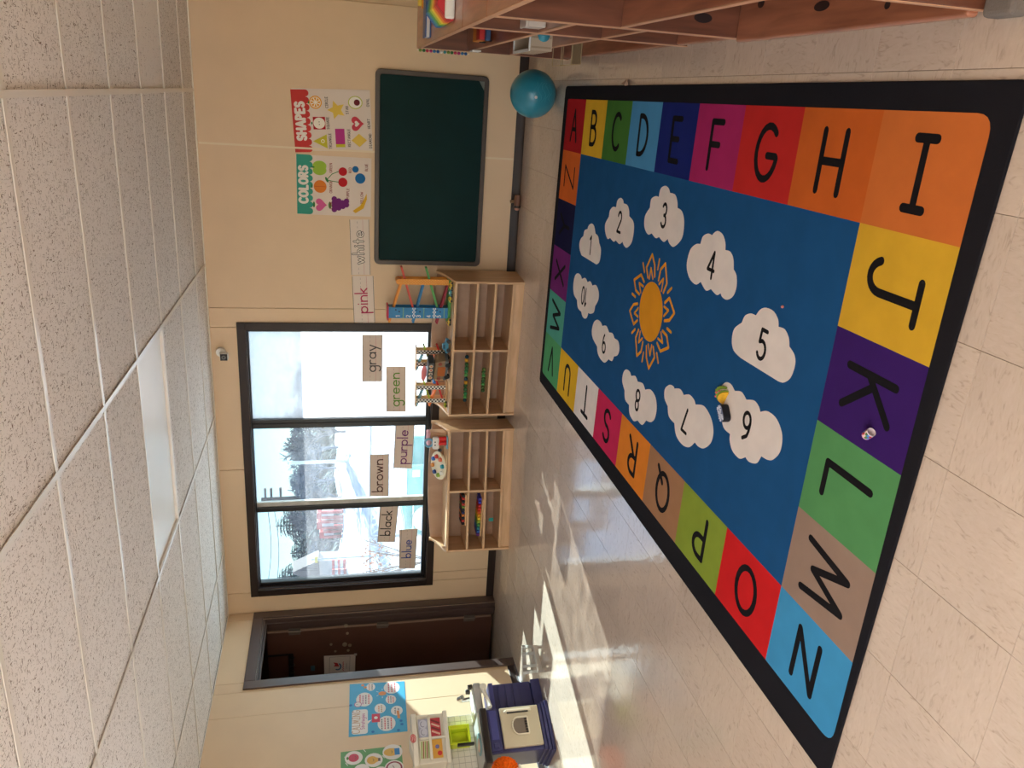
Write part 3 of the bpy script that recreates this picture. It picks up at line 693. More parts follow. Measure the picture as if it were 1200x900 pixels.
# ================================================================ ON THE BACK WALL
# chalkboard
M_slate = mat('green_slate', S(4, 42, 42), 0.55, 0.15, var=0.12, vscale=4)
M_bframe = mat('board_frame', S(74, 62, 54), 0.4, 0.5)
p00 = (-1.265, .292); p11 = (.148, 1.122); yb = YB - .001
ch = thing('chalkboard', 'dark green chalkboard in a grey-brown frame on the cream wall', 'chalkboard', ((p00[0] + p11[0]) / 2, yb, p00[1]))
MB().box((p00[0] + .015, yb - .016, p00[1] + .015), (p11[0] - .015, yb - .004, p11[1] - .015)).build('writing_surface', M_slate, parent=ch)
fb = MB(); fw = .034; x0, z0 = p00; x1, z1 = p11
fr = frame((0, yb, 0), (1, 0, 0), (0, 0, 1))
def rrect(x0, z0, x1, z1, r): return [(p.x, p.y) for p in rounded([Vector((x0, z0, 0)), Vector((x1, z0, 0)), Vector((x1, z1, 0)), Vector((x0, z1, 0))], r, 6)]
O_ = rrect(x0, z0, x1, z1, .045); I_ = rrect(x0 + fw, z0 + fw, x1 - fw, z1 - fw, .02); n_ = len(O_)
vv = [(x, yb - d, z) for d in (0.0, .024) for x, z in O_] + [(x, yb - d, z) for d in (.012, .024) for x, z in I_]
ff = []
for i in range(n_):
    j = (i + 1) % n_
    ff += [(i, j, n_ + j, n_ + i), (n_ + i, n_ + j, 3 * n_ + j, 3 * n_ + i), (3 * n_ + i, 3 * n_ + j, 2 * n_ + j, 2 * n_ + i)]
fb.add(vv, ff); fb.build('frame', M_bframe, parent=ch, bevel=.003, seg=1)
tp = MB(); tp.add([(x1 - .036, yb - .0245, z0 + .075), (x1 - .036, yb - .0245, z0 + .035), (x1 - .10, yb - .018, z0 + .036)], [(0, 1, 2), (2, 1, 0)])
tp.build('torn_tape', flat(150, 156, 150), parent=ch)

# sheets: a thin sheet plus printing on it
def sheet(name, label, cat, pts, mat_, n, group=None, t=.0012, off=.0012):
    """pts: the corner points in world space (left top, right top, right bottom, left bottom)"""
    n = Vector(n); P = [Vector(p) + n * off for p in pts]
    mb = MB(); mb.add([p for p in P] + [p + n * t for p in P], [(0, 1, 2, 3), (7, 6, 5, 4), (0, 4, 5, 1), (1, 5, 6, 2), (2, 6, 7, 3), (3, 7, 4, 0)])
    o = mb.build(name, mat_); tag(o, label, cat, group)
    lb = P[3] + n * (t + .0003); ex = (P[2] - P[3]); ey = (P[0] - P[3])
    w, h = ex.length, ey.length
    ex, ey = ex.normalized(), ey.normalized(); ey = (ey - ex * ey.dot(ex)).normalized()
    return o, (lb, ex, ey, n), w, h
M_paper = mat('paper', S(232, 218, 205), .7, .2)
M_greypaper = mat('laminated_card', S(216, 198, 184), .4, .4)
def star(c, r, r2, n=5, a0=90): return [(c[0] + (r if i % 2 == 0 else r2) * math.cos(math.radians(a0 + 180 * i / n)), c[1] + (r if i % 2 == 0 else r2) * math.sin(math.radians(a0 + 180 * i / n))) for i in range(2 * n)]
def heart(c, s):
    out = []
    for i in range(28):
        t = 2 * PI * i / 28; out.append((c[0] + s * 16 * math.sin(t) ** 3 / 17, c[1] + s * (13 * math.cos(t) - 5 * math.cos(2 * t) - 2 * math.cos(3 * t) - math.cos(4 * t)) / 17))
    return out
def caption(mb, fr, text, cx, y, h, mi): write(mb, text, fr, cx, y, h, h * .16, .0006, mi, gap=.25, sx=1.0)
def poster_shapes():
    P = [onY(346, 176, YB), onY(341.4, 103.2, YB), onY(433.4, 105.5, YB), onY(437, 178, YB)]
    o, fr, w, h = sheet('shapes_poster', 'white paper poster headed SHAPES with a red scalloped banner, above the chalkboard', 'poster', P, M_paper, (0, -1, 0))
    cols = [S(206, 66, 62), S(240, 232, 222), S(236, 170, 60), S(60, 120, 60), S(190, 40, 50), S(206, 196, 60), S(190, 62, 140), S(232, 200, 90), S(206, 70, 84), S(196, 200, 90), S(110, 40, 46), S(70, 60, 58), S(250, 244, 230)]
    ms = [mat('shape_ink_%d' % i, c, .7, .2) for i, c in enumerate(cols)]
    mb = MB(); bz = h * .82
    mb.poly([(0, bz), (w, bz), (w, h), (0, h)], fr, 0, 0)
    for i in range(9): mb.disc((w * (i + .5) / 9, bz), w / 18, fr, .0001 + (i % 2) * 2e-5, 0, 12)
    write(mb, 'SHAPES', fr, w / 2, bz + h * .03, h * .105, h * .034, .0004, 1, gap=.28, sx=.95)
    A = lambda x, y: (x * w, y * h)
    mb.disc(A(.80, .70), w * .105, fr, .0002, 2); mb.disc(A(.80, .70), w * .085, fr, .0004, 12)
    for k in range(8):
        a = 2 * PI * k / 8; c = A(.80, .70); mb.poly([(c[0] + w * .018 * math.cos(a), c[1] + w * .018 * math.sin(a)), (c[0] + w * .078 * math.cos(a - .3), c[1] + w * .078 * math.sin(a - .3)), (c[0] + w * .078 * math.cos(a + .3), c[1] + w * .078 * math.sin(a + .3))], fr, .0006, 2)
    mb.disc(A(.80, .785), w * .02, fr, .0003, 3, ry=w * .012)
    c = A(.47, .67); s_ = w * .1; mb.poly([(c[0] - s_, c[1] - s_), (c[0] + s_, c[1] - s_), (c[0] + s_, c[1] + s_), (c[0] - s_, c[1] + s_)], fr, .0002, 4)
    mb.disc(c, w * .09, fr, .0004, 12, ry=w * .095); mb.disc((c[0] - w * .02, c[1]), w * .008, fr, .0006, 11, 8); mb.disc((c[0] + w * .02, c[1]), w * .008, fr, .0006, 11, 8); mb.disc((c[0], c[1] + w * .12), w * .022, fr, .0004, 3, ry=w * .012)
    mb.poly([A(.06, .585), A(.29, .585), A(.18, .765)], fr, .0002, 5); mb.disc(A(.18, .64), w * .03, fr, .0004, 12); mb.disc(A(.18, .64), w * .02, fr, .0006, 5)
    mb.poly(star(A(.68, .44), w * .155, w * .075), fr, .0002, 7)
    mb.poly([A(.08, .355), A(.38, .355), A(.38, .475), A(.08, .475)], fr, .0002, 6); mb.poly([A(.08, .355), A(.13, .355), A(.13, .475), A(.08, .475)], fr, .0004, 5)
    mb.disc(A(.80, .195), w * .105, fr, .0002, 9, ry=w * .12); mb.disc(A(.80, .195), w * .09, fr, .0004, 12, ry=w * .105); mb.disc(A(.80, .175), w * .05, fr, .0006, 10)
    mb.poly(heart(A(.46, .19), w * .125), fr, .0002, 8); mb.poly(heart(A(.46, .19), w * .05), fr, .0004, 1)
    mb.poly([A(.08, .17), A(.19, .27), A(.30, .17), A(.19, .07)], fr, .0002, 7)
    for t, x, y in (('CIRCLE', .80, .545), ('SQUARE', .47, .545), ('TRIANGLE', .18, .53), ('STAR', .68, .29), ('RECTANGLE', .23, .285), ('OVAL', .80, .02), ('HEART', .46, .02), ('DIAMOND', .18, .01)): caption(mb, fr, t, x * w, y * h, h * .032, 11)
    mb.build('printed_design', ms, parent=o)
def poster_colors():
    P = [onY(348.4, 250.7, YB), onY(346.5, 180.7, YB), onY(435.3, 185.5, YB), onY(434.4, 254, YB)]
    o, fr, w, h = sheet('colors_poster', 'white paper poster headed COLORS with a green scalloped banner, above the chalkboard', 'poster', P, M_paper, (0, -1, 0))
    cols = [S(64, 160, 140), S(240, 232, 222), S(160, 196, 70), S(224, 130, 50), S(214, 96, 150), S(196, 36, 44), S(36, 110, 170), S(120, 44, 120), S(228, 180, 50), S(60, 130, 70), S(150, 60, 50), S(200, 90, 40)]
    ms = [mat('color_ink_%d' % i, c, .7, .2) for i, c in enumerate(cols)]
    mb = MB(); bz = h * .83; A = lambda x, y: (x * w, y * h)
    mb.poly([(0, bz), (w, bz), (w, h), (0, h)], fr, 0, 0)
    for i in range(9): mb.disc((w * (i + .5) / 9, bz), w / 18, fr, .0001 + (i % 2) * 2e-5, 0, 12)
    write(mb, 'COLORS', fr, w / 2, bz + h * .03, h * .105, h * .034, .0004, 1, gap=.28, sx=.95)
    for d in (-.035, .035): mb.disc(A(.79 + d, .695), w * .085, fr, .0002 + (d > 0) * 4e-5, 2, ry=w * .115)
    mb.disc(A(.80, .785), w * .014, fr, .0004, 9, ry=w * .03)
    mb.disc(A(.48, .69), w * .108, fr, .0002, 3); mb.ribbon([A(.48, .62), A(.48, .76)], w * .008, fr, .0004, 11); mb.disc(A(.48, .80), w * .03, fr, .0004, 9, ry=w * .014)
    mb.poly(heart(A(.17, .685), w * .115), fr, .0002, 4); mb.disc(A(.17, .775), w * .05, fr, .0004, 9, ry=w * .018)
    mb.disc(A(.75, .385), w * .072, fr, .0002, 5); mb.disc(A(.57, .385), w * .078, fr, .0002, 5)
    mb.ribbon([A(.75, .44), A(.70, .53), A(.60, .60)], w * .012, fr, .0004, 9); mb.ribbon([A(.57, .44), A(.58, .53), A(.60, .60)], w * .012, fr, .0004, 9); mb.disc(A(.60, .60), w * .05, fr, .0005, 9, ry=w * .02, rot=.5)
    mb.disc(A(.80, .215), w * .055, fr, .0002, 6); mb.disc(A(.65, .15), w * .088, fr, .0002, 6)
    for (x, y) in ((.10, .50), (.16, .50), (.22, .50), (.28, .50), (.13, .44), (.19, .44), (.25, .44), (.16, .385), (.22, .385), (.19, .335), (.25, .335)): mb.disc(A(x, y), w * .048, fr, .0002 + .00004 * (x * 10) + .00003 * (y * 10), 7, 14)
    mb.disc(A(.17, .56), w * .06, fr, .0004, 9, ry=w * .025)
    mb.poly([(p[0], p[1]) for p in [A(.05, .21), A(.14, .10), A(.30, .055), A(.40, .06), A(.30, .095), A(.18, .15), A(.09, .25)]], fr, .0002, 8)
    for t, x, y in (('GREEN', .80, .53), ('ORANGE', .48, .53), ('PINK', .17, .53), ('RED', .78, .27), ('BLUE', .84, .05), ('PURPLE', .38, .30), ('YELLOW', .32, .11)): caption(mb, fr, t, x * w, y * h, h * .034, 10)
    mb.build('printed_design', ms, parent=o)
poster_shapes(); poster_colors()

def word_card(word, ink, label, corners, Y, front, paper, outline=False, group=None):
    P = [onY(*c, Y) for c in corners]
    o, fr, w, h = sheet('word_card', label, 'word card', P, paper, (0, -1, 0), group)
    ms = [mat('card_ink_' + word, ink, .6, .2), mat('card_rule', S(196, 110, 116), .6, .2), mat('card_dash', S(80, 76, 76), .6, .2), mat('card_white', S(236, 226, 214), .6, .2)]
    mb = MB(); base = h * .33; hh = h * .56
    mb.ribbon([(0, base), (w, base)], h * .012, fr, 0, 1, cap=False)
    n = 12
    for i in range(n): mb.ribbon([(w * (i + .15) / n, base + hh * .5), (w * (i + .6) / n, base + hh * .5)], h * .01, fr, 0, 2, cap=False)
    for y in (h * .02, h * .98): mb.ribbon([(0, y), (w, y)], h * .02, fr, 0, 2, cap=False)
    tot = sum(GL[c][0] for c in word) + .2 * (len(word) - 1)
    sx = min(1.15, (w * .80 / hh) / tot)
    if outline:
        write(mb, word, fr, w / 2, base, hh, h * .115, .0004, 0, gap=.26, sx=1.05); write(mb, word, fr, w / 2, base, hh, h * .062, .0007, 3, gap=.26, sx=1.05)
    else: write(mb, word, fr, w / 2, base, hh, h * .062, .0004, 0, gap=.2, sx=sx)
    mb.build('printed_word', ms, parent=o)
CK = (40, 34, 34)
word_card('white', S(*CK), 'white paper card with the hollow word white, left of the chalkboard top', [(411.7, 322), (409.6, 257.3), (432.5, 257.3), (434.3, 322)], YB, 1, M_paper, True)
word_card('pink', S(186, 60, 96), 'white paper card with the word pink written in pink', [(414.8, 379), (413.2, 323.3), (437.6, 323.3), (439.7, 380)], YB, 1, M_paper)
GW = 6.2285
word_card('gray', S(84, 80, 80), 'paper card with the word gray, highest on the milky pane', [(424.5, 447), (424.5, 392.2), (448.3, 392.2), (447.9, 447)], GW, 1, M_greypaper)
word_card('green', S(96, 140, 50), 'paper card with the word green, lower on the milky pane', [(452.8, 482.5), (452.5, 429.5), (475.6, 429.5), (475.6, 482.5)], GW, 1, M_greypaper)
word_card('purple', S(110, 46, 110), 'paper card with the word purple on the middle pane', [(461, 548.3), (463.2, 498.3), (485.8, 498.3), (482.7, 549)], GW, 1, M_greypaper)
word_card('brown', S(76, 38, 34), 'paper card with the word brown on the middle pane', [(433.5, 581.5), (433.5, 532.8), (456, 532), (455.4, 581.5)], GW, 1, M_greypaper)
word_card('black', S(*CK), 'paper card with the word black on the left pane', [(442.2, 635), (445.3, 591.5), (467, 591), (462.7, 635)], GW, 1, M_greypaper)
word_card('blue', S(44, 70, 150), 'paper card with the word blue, lowest at the corner of the left pane', [(467.7, 666), (468, 620.7), (489.3, 619.3), (486.5, 666)], GW, 1, M_greypaper)

# security camera above the window
cc = onY(259, 412, YB)
sc0 = thing('security_camera', 'small white security camera with a black lens face above the window', 'camera', (cc.x, YB, cc.z - .04))
hd = onY(262.5, 418, YB - .10)
MB().cyl((cc.x, YB - .0005, cc.z), (cc.x, YB - .028, cc.z), .038, .034, 20).build('base', M_white, parent=sc0, smooth=True)
MB().cyl((cc.x, YB - .028, cc.z), (hd.x, YB - .075, hd.z), .012, .012, 10).build('arm', M_white, parent=sc0, smooth=True)
MB().box((hd.x - .030, YB - .115, hd.z - .030), (hd.x + .030, YB - .066, hd.z + .030)).build('body', M_white, parent=sc0, bevel=.010, seg=3)
MB().box((hd.x - .026, YB - .121, hd.z - .026), (hd.x + .026, YB - .116, hd.z + .026)).build('face', M_black, parent=sc0, bevel=.006, seg=3)
MB().cyl((hd.x, YB - .126, hd.z), (hd.x, YB - .121, hd.z), .015, .016, 16).build('lens', mat('lens_ring', S(120, 120, 118), .3, .5), parent=sc0, smooth=True)
MB().cyl((hd.x, YB - .128, hd.z), (hd.x, YB - .126, hd.z), .007, .007, 12).build('pupil', M_black, parent=sc0)

# little brown toy lying against the baseboard
c = onZ(606, 238, .03); c = Vector((c.x, YB - .055, 0))
bt = thing('brown_toy', 'small brown rounded toy with a black band lying against the baseboard', 'toy', (c.x, c.y, 0))
mb = MB(); mb.lathe([(.001, -.075), (.014, -.072), (.022, -.05), (.026, -.02), (.027, .01), (.024, .04)], 14, (c.x + .02, c.y, .0275), Matrix(((0, 0, 1), (0, 1, 0), (1, 0, 0))), 0)
mb.build('body', mat('toy_brown', S(120, 82, 62), .45, .4), parent=bt, smooth=True)
mb = MB(); mb.cyl((c.x - .035, c.y, .0275), (c.x - .02, c.y, .0275), .0268, .0268, 14); mb.build('band', M_black, parent=bt, smooth=True)
mb = MB(); mb.ball((c.x - .045, c.y, .0275), (.014, .020, .020), 12, 8); mb.build('tip', mat('toy_pale', S(190, 140, 120), .4), parent=bt, smooth=True)
mb = MB(); mb.cyl((c.x + .01, c.y + .01, .045), (c.x + .005, c.y + .03, .075), .010, .013, 10); mb.build('knob', mat('toy_tan', S(140, 116, 84), .5), parent=bt, smooth=True)

# exercise ball
bc = onY(624, 110, 5.33); r_ = .150
bl = thing('exercise_ball', 'shiny teal exercise ball on the floor beside the wooden bookcase', 'ball', (bc.x, bc.y, 0))
M_ball = mat('teal_rubber', S(40, 138, 160), 0.28, 0.5, var=0.04, vscale=6, coat=.3)
mb = MB(); mb.ball((bc.x, bc.y, r_), (r_, r_, r_), 40, 24); mb.build('skin', M_ball, parent=bl, smooth=True)
mb = MB()
for k in range(5):
    t0 = -.6 + k * .18; pts = []
    for i in range(7):
        a = -1.9 + i * .14; e = t0 + .10 * math.sin(i * 1.3 + k)
        pts.append((bc.x + (r_ + .0002) * math.cos(e) * math.cos(a), bc.y + (r_ + .0002) * math.cos(e) * math.sin(a), r_ + (r_ + .0002) * math.sin(e)))
    for a, b in zip(pts, pts[1:]): mb.cyl(a, b, .0012, .0012, 6)
mb.build('seam_line', mat('teal_seam', S(70, 160, 178), .3), parent=bl)
mb = MB(); mb.cyl((bc.x - .02, bc.y - r_ + .0015, r_ + .015), (bc.x - .02, bc.y - r_ - .0015, r_ + .015), .010, .008, 12); mb.build('valve', M_white, parent=bl)

# dry leaf scrap and dark crumb by the rug
c = onZ(735, 98)
mb = MB(); mb.add([(c.x, c.y + .09, .001), (c.x + .020, c.y + .0, .006), (c.x + .018, c.y - .05, .022), (c.x - .016, c.y - .035, .003), (c.x - .008, c.y + .015, .012)], [(0, 4, 1), (4, 2, 1), (4, 3, 2), (0, 3, 4)])
tag(mb.build('leaf_scrap', mat('dry_leaf', S(170, 142, 120), .8)), 'curled brown scrap on the floor against the rug border', 'scrap')

# ================================================================ PINE BOOKCASES ALONG THE RIGHT WALL
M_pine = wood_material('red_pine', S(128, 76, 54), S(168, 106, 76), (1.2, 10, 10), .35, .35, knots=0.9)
M_pinev = wood_material('red_pine_upright_shaded', S(96, 56, 40), S(128, 78, 56), (10, 10, 1.2), .35, .3, knots=0.8, plane=(0, 2))  # upright faces darkened: their shade is put into the colour
M_pineb = wood_material('red_pine_backboard_shaded', S(100, 58, 42), S(134, 82, 58), (10, 10, 1.2), .35, .3, knots=0.8, plane=(1, 2))  # back boards darkened the same way, shade in the colour
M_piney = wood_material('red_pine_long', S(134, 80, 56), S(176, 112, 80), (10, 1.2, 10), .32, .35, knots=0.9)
FX, BX = .255, XR - .012
def bookcase(label, Y0, Y1, shelves, dividers, top=.935, fx=FX, bottom_fx=None, grp=None):
    t = thing('bookcase', label, 'bookcase', ((fx + BX) / 2, (Y0 + Y1) / 2, 0), group=grp)
    th = .022
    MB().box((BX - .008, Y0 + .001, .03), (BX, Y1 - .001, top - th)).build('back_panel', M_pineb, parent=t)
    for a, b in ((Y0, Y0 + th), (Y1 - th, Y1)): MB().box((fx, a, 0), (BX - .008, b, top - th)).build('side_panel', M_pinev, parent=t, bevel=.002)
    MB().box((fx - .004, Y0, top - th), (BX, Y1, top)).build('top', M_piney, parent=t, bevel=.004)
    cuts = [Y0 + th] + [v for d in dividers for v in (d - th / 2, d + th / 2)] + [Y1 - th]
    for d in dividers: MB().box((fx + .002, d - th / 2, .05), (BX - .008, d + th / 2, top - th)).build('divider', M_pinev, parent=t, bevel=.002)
    for k in range(0, len(cuts), 2):
        for z in shelves: MB().box((fx + .002, cuts[k] + .0005, z - th), (BX - .008, cuts[k + 1] - .0005, z)).build('shelf', M_piney, parent=t, bevel=.003)
        b0 = bottom_fx if bottom_fx is not None else fx
        MB().box((b0, cuts[k] + .0005, .02), (BX - .008, cuts[k + 1] - .0005, .05)).build('bottom_shelf', M_piney, parent=t, bevel=.008, seg=3)
    eb = MB()  # pale strips: window light on the front edges put into the colour
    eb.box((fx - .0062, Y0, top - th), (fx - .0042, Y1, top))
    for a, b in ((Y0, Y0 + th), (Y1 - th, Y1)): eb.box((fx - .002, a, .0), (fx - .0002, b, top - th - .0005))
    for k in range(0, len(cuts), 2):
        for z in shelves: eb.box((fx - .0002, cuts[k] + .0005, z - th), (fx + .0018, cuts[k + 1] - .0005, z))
    o = eb.build('lit_edge_band', mat('lit_pine_edge', S(206, 156, 122), .4, .4, var=.1, vscale=14), parent=t); o['label'] = 'front edges painted paler for window light'
    MB().box((fx + .03, Y0 + th, 0), (fx + .045, Y1 - th, .02)).build('plinth', M_pine, parent=t)
    return t
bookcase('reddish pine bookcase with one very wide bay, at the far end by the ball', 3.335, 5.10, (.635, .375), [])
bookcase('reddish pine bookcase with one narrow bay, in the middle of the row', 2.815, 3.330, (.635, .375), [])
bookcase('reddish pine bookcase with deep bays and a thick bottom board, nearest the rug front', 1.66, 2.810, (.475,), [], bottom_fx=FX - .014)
# dark knots in the near bookcase boards
M_knot = mat('knot_dark', S(44, 28, 26), .5)
near_case = [o for o in C.objects if o.get('label', '').startswith('reddish pine bookcase with deep')][0]
for c, n, ru, rv in ((onY(824, 21, 2.7872), (0, -1, 0), .016, .034), (onZ(892, 4, .0506), (0, 0, 1), .022, .014), (onZ(963, 7, .0506), (0, 0, 1), .040, .014), (onZ(1040, 6, .0506), (0, 0, 1), .012, .010)):
    if not (FX - .02 < c.x < BX and 1.66 < c.y < 2.82): continue
    if n[1]: fr = frame(c, (1, 0, 0), (0, 0, 1))
    else: fr = frame(c, (0, 1, 0), (-1, 0, 0))
    mb = MB(); mb.disc((0, 0), ru, fr, .0003, 0, 16, ry=rv); mb.build('knot', M_knot, parent=near_case)
# grey felt foot of the near bookcase
c = onX(1190, 9, FX - .01)
tag(MB().box((FX - .02, 1.56, 0.0), (FX + .05, 1.645, .05)).build('felt_pad', mat('grey_felt', S(112, 104, 96), .9, bump=.4, bscale=200), bevel=.012, seg=3), 'rough grey felt pad on the floor at the bookcase end', 'pad')

# ================================================================ BIRCH CUBBY SHELVES UNDER THE WINDOW
M_birch = wood_material('birch_ply', S(206, 166, 122), S(226, 188, 146), (1.5, 9, 9), .38, .25)
M_birchv = wood_material('birch_ply_upright', S(200, 160, 118), S(222, 184, 142), (9, 9, 1.5), .38, .25)
M_birchd = wood_material('birch_back', S(176, 142, 116), S(192, 158, 132), (3, 9, 1.5), .5, .1)
def cubby(label, W, D, loc, rz, Lh=.54):
    """front left corner at the local origin: x to the right, y to the wall"""
    t = thing('cubby_shelf', label, 'shelf', loc, rz); th = .019
    P = lambda mb, nm, m_, bv=.002: mb.build(nm, m_, parent=t, world=False, bevel=bv)
    for x in (0, W - th):
        pr = [(0, 0), (D, 0), (D, .645), (D - .035, .650), (D - .055, .625), (D - .10, .600), (D - .17, .575), (D - .25, .555), (.02, Lh + .003), (0, Lh - .004)]
        mb = MB(); mb.prism(pr, (Vector((x, 0, 0)), Vector((0, 1, 0)), Vector((0, 0, 1)), Vector((1, 0, 0))), 0, th)
        P(mb, 'side_panel', M_birchv)
    # raised back with a curved crest
    pts = [(th, .09)] + [(W - th, .09)] + [(W - th - (W - 2 * th) * i / 16, .638 + .028 * math.sin(PI * i / 16)) for i in range(17)]
    mb = MB(); mb.prism(pts, (Vector((0, D - .014, 0)), Vector((1, 0, 0)), Vector((0, 0, 1)), Vector((0, -1, 0))), -.010, 0); P(mb, 'back_panel', M_birchd, 0)
    P(MB().box((th, 0.002, Lh - th), (W - th, D - .015, Lh)), 'top', M_birch)
    c = W / 2
    for z in (.372, .232, .092):
        for a, b in ((th, c - th / 2), (c + th / 2, W - th)): P(MB().box((a + .0005, .004, z - th), (b - .0005, D - .015, z)), 'shelf', M_birch)
    P(MB().box((c - th / 2, .006, .074), (c + th / 2, D - .015, Lh - th)), 'divider', M_birchv)
    P(MB().box((th, .014, 0), (W - th, .033, .070)), 'kickboard', M_birch)
    return t
RW = 1.125
cubR = cubby('birch cubby shelf under the chalkboard corner and milky pane, carrying the ramp toys', RW, .315, (-2.43, 5.835, 0), math.radians(-3.2))
cubL = cubby('birch cubby shelf under the window near the door, pulled out at an angle', 1.07, .30, (-3.59, 5.665, 0), math.radians(6.5))
def local(t, x, y, z=0.0):
    r = t.rotation_euler.z; return Vector((t.location.x + x * math.cos(r) - y * math.sin(r), t.location.y + x * math.sin(r) + y * math.cos(r), t.location.z + z))
TOPZ = .541

# ---------------------------------------------------------------- toys on the right cubby
def wood(r, g, b): return mat('toy_wood_%d_%d_%d' % (r, g, b), S(r, g, b, 1.05), .4, .4, var=.06, vscale=14)
T_blue, T_org, T_red, T_grn, T_dred, T_tom, T_lblue = wood(46, 130, 186), wood(232, 150, 50), wood(206, 48, 44), wood(84, 160, 84), wood(160, 36, 56), wood(206, 74, 54), wood(120, 176, 196)
T_nat = wood(214, 176, 130); T_lime = wood(160, 178, 60); T_orange2 = wood(236, 132, 60)
T_check = None
def check_mat():
    M = bpy.data.materials.new('checker_print'); M.use_nodes = True; n = M.node_tree; p = n.nodes['Principled BSDF']; p.inputs['Roughness'].default_value = .4
    tc = n.nodes.new('ShaderNodeTexCoord'); k = n.nodes.new('ShaderNodeTexChecker'); k.inputs['Scale'].default_value = 72.0
    k.inputs[1].default_value = S(20, 18, 18); k.inputs[2].default_value = S(240, 236, 226)
    n.links.new(tc.outputs['Object'], k.inputs[0]); n.links.new(k.outputs[0], p.inputs['Base Color']); return M
T_check = check_mat()
def ramp(t, name, x0, z0, x1, z1, y, w, m_, th=.010):
    """a grooved sloping track with raised edges"""
    mb = MB(); mb.bar((x0, y, z0), (x1, y, z1), w, th)
    d = Vector((x1 - x0, 0, z1 - z0)).normalized(); up = Vector((-d.z, 0, d.x)); up = up if up.z > 0 else -up
    for s_ in (-1, 0, 1): mb.bar(Vector((x0, y + s_ * (w / 2 - .003), z0)) + up * .007, Vector((x1, y + s_ * (w / 2 - .003), z1)) + up * .007, .005, .006)
    return mb.build(name, m_, parent=t, world=False)
# tall zig-zag ramp tower
Yt = 5.99
bl0 = onY(535, 365, Yt); or0 = onY(535, 329, Yt)
zz = thing('ramp_tower', 'tall zig-zag car ramp tower with a blue post and an orange post', 'toy', ((bl0.x + or0.x) / 2, Yt, TOPZ), 0)
def tz(px, py): q = onY(px, py, Yt); return (q.x - zz.location.x, q.z - zz.location.z)
bx = tz(500, 365)[0]; ox = tz(500, 329)[0]; ztop = tz(455, 365)[1]; zot = tz(467, 328)[1]
z0 = .022
mb = MB(); w = .075
mb.box((bx - .042, -w / 2 - .012, z0), (bx + .042, -w / 2 - .004, ztop)).box((bx - .042, w / 2 + .004, z0), (bx + .042, w / 2 + .012, ztop)).box((bx + .034, -w / 2 - .004, ztop - .03), (bx + .042, w / 2 + .004, ztop)).box((bx + .034, -w / 2 - .004, z0), (bx + .042, w / 2 + .004, z0 + .05))
mb.build('blue_post', T_blue, parent=zz, world=False)
MB().box((bx - .06, -w / 2 - .02, ztop), (bx + .055, w / 2 + .02, ztop + .012)).build('roof', wood(196, 44, 80), parent=zz, world=False, bevel=.003)
mb = MB(); mb.box((ox - .022, -w / 2 - .012, z0), (ox + .022, -w / 2 - .004, zot)).box((ox - .022, w / 2 + .004, z0), (ox + .022, w / 2 + .012, zot))
mb.build('orange_post', T_org, parent=zz, world=False)
mb = MB(); mb.cyl((ox, -w / 2 - .016, zot), (ox, w / 2 + .016, zot), .022, .022, 16); mb.build('post_cap', T_org, parent=zz, world=False, smooth=True)
MB().box((bx - .09, -.055, 0), (ox + .028, .055, z0)).build('base', T_grn, parent=zz, world=False, bevel=.005)
for (a, b, m_) in (((456, 377), (471, 329), T_org), ((470.5, 312), (484, 360), T_tom), ((484, 377.5), (497.5, 328), T_blue), ((499.5, 313), (512.5, 360), T_grn), ((511.5, 378.5), (526.5, 328), T_dred)):
    (xa, za), (xb, zb) = tz(*a), tz(*b); ramp(zz, 'ramp', xa, za, xb, zb, 0, .06, m_)
pr = MB(); fr = frame((bx - .042, -w / 2 - .0123, 0), (1, 0, 0), (0, 0, 1)); ms = [mat('tower_white', S(232, 236, 236), .5), mat('tower_dark', S(34, 44, 70), .5), mat('tower_green', S(120, 176, 150), .5)]
for k in range(5):
    zc = ztop - .07 - k * (ztop - z0 - .06) / 5
    write(pr, str(k + 1), fr, .016, zc - .015, .03, .005, .0001, 0)
    if k % 2 == 0: pr.disc((.052, zc - .01), .006, fr, .0001, 1, 10); pr.disc((.066, zc + .016), .006, fr, .0001, 1, 10); pr.poly([(0, zc - .045), (.084, zc - .045), (.084, zc - .037), (0, zc - .037)], fr, .0001, 2)
    else:
        for i in range(6):
            for j in range(3):
                if (i + j) % 2: pr.poly([(i * .014, zc - .055 + j * .008), (i * .014 + .014, zc - .055 + j * .008), (i * .014 + .014, zc - .047 + j * .008), (i * .014, zc - .047 + j * .008)], fr, .0001, 0)
pr.build('number_print', ms, parent=zz, world=False)['label'] = 'printed numbers 1 to 5 and checks'
pr = MB(); fr = frame((ox - .022, -w / 2 - .0123, 0), (1, 0, 0), (0, 0, 1)); k = 0
z = z0 + .005
while z < zot - .03:
    for j in range(2): pr.disc((.012 + .02 * j + (.005 if k % 2 else -.004), z), .0032, fr, .0001, 0, 8)
    z += .011; k += 1
pr.build('dot_print', mat('tower_yellow', S(244, 196, 110), .5), parent=zz, world=False)
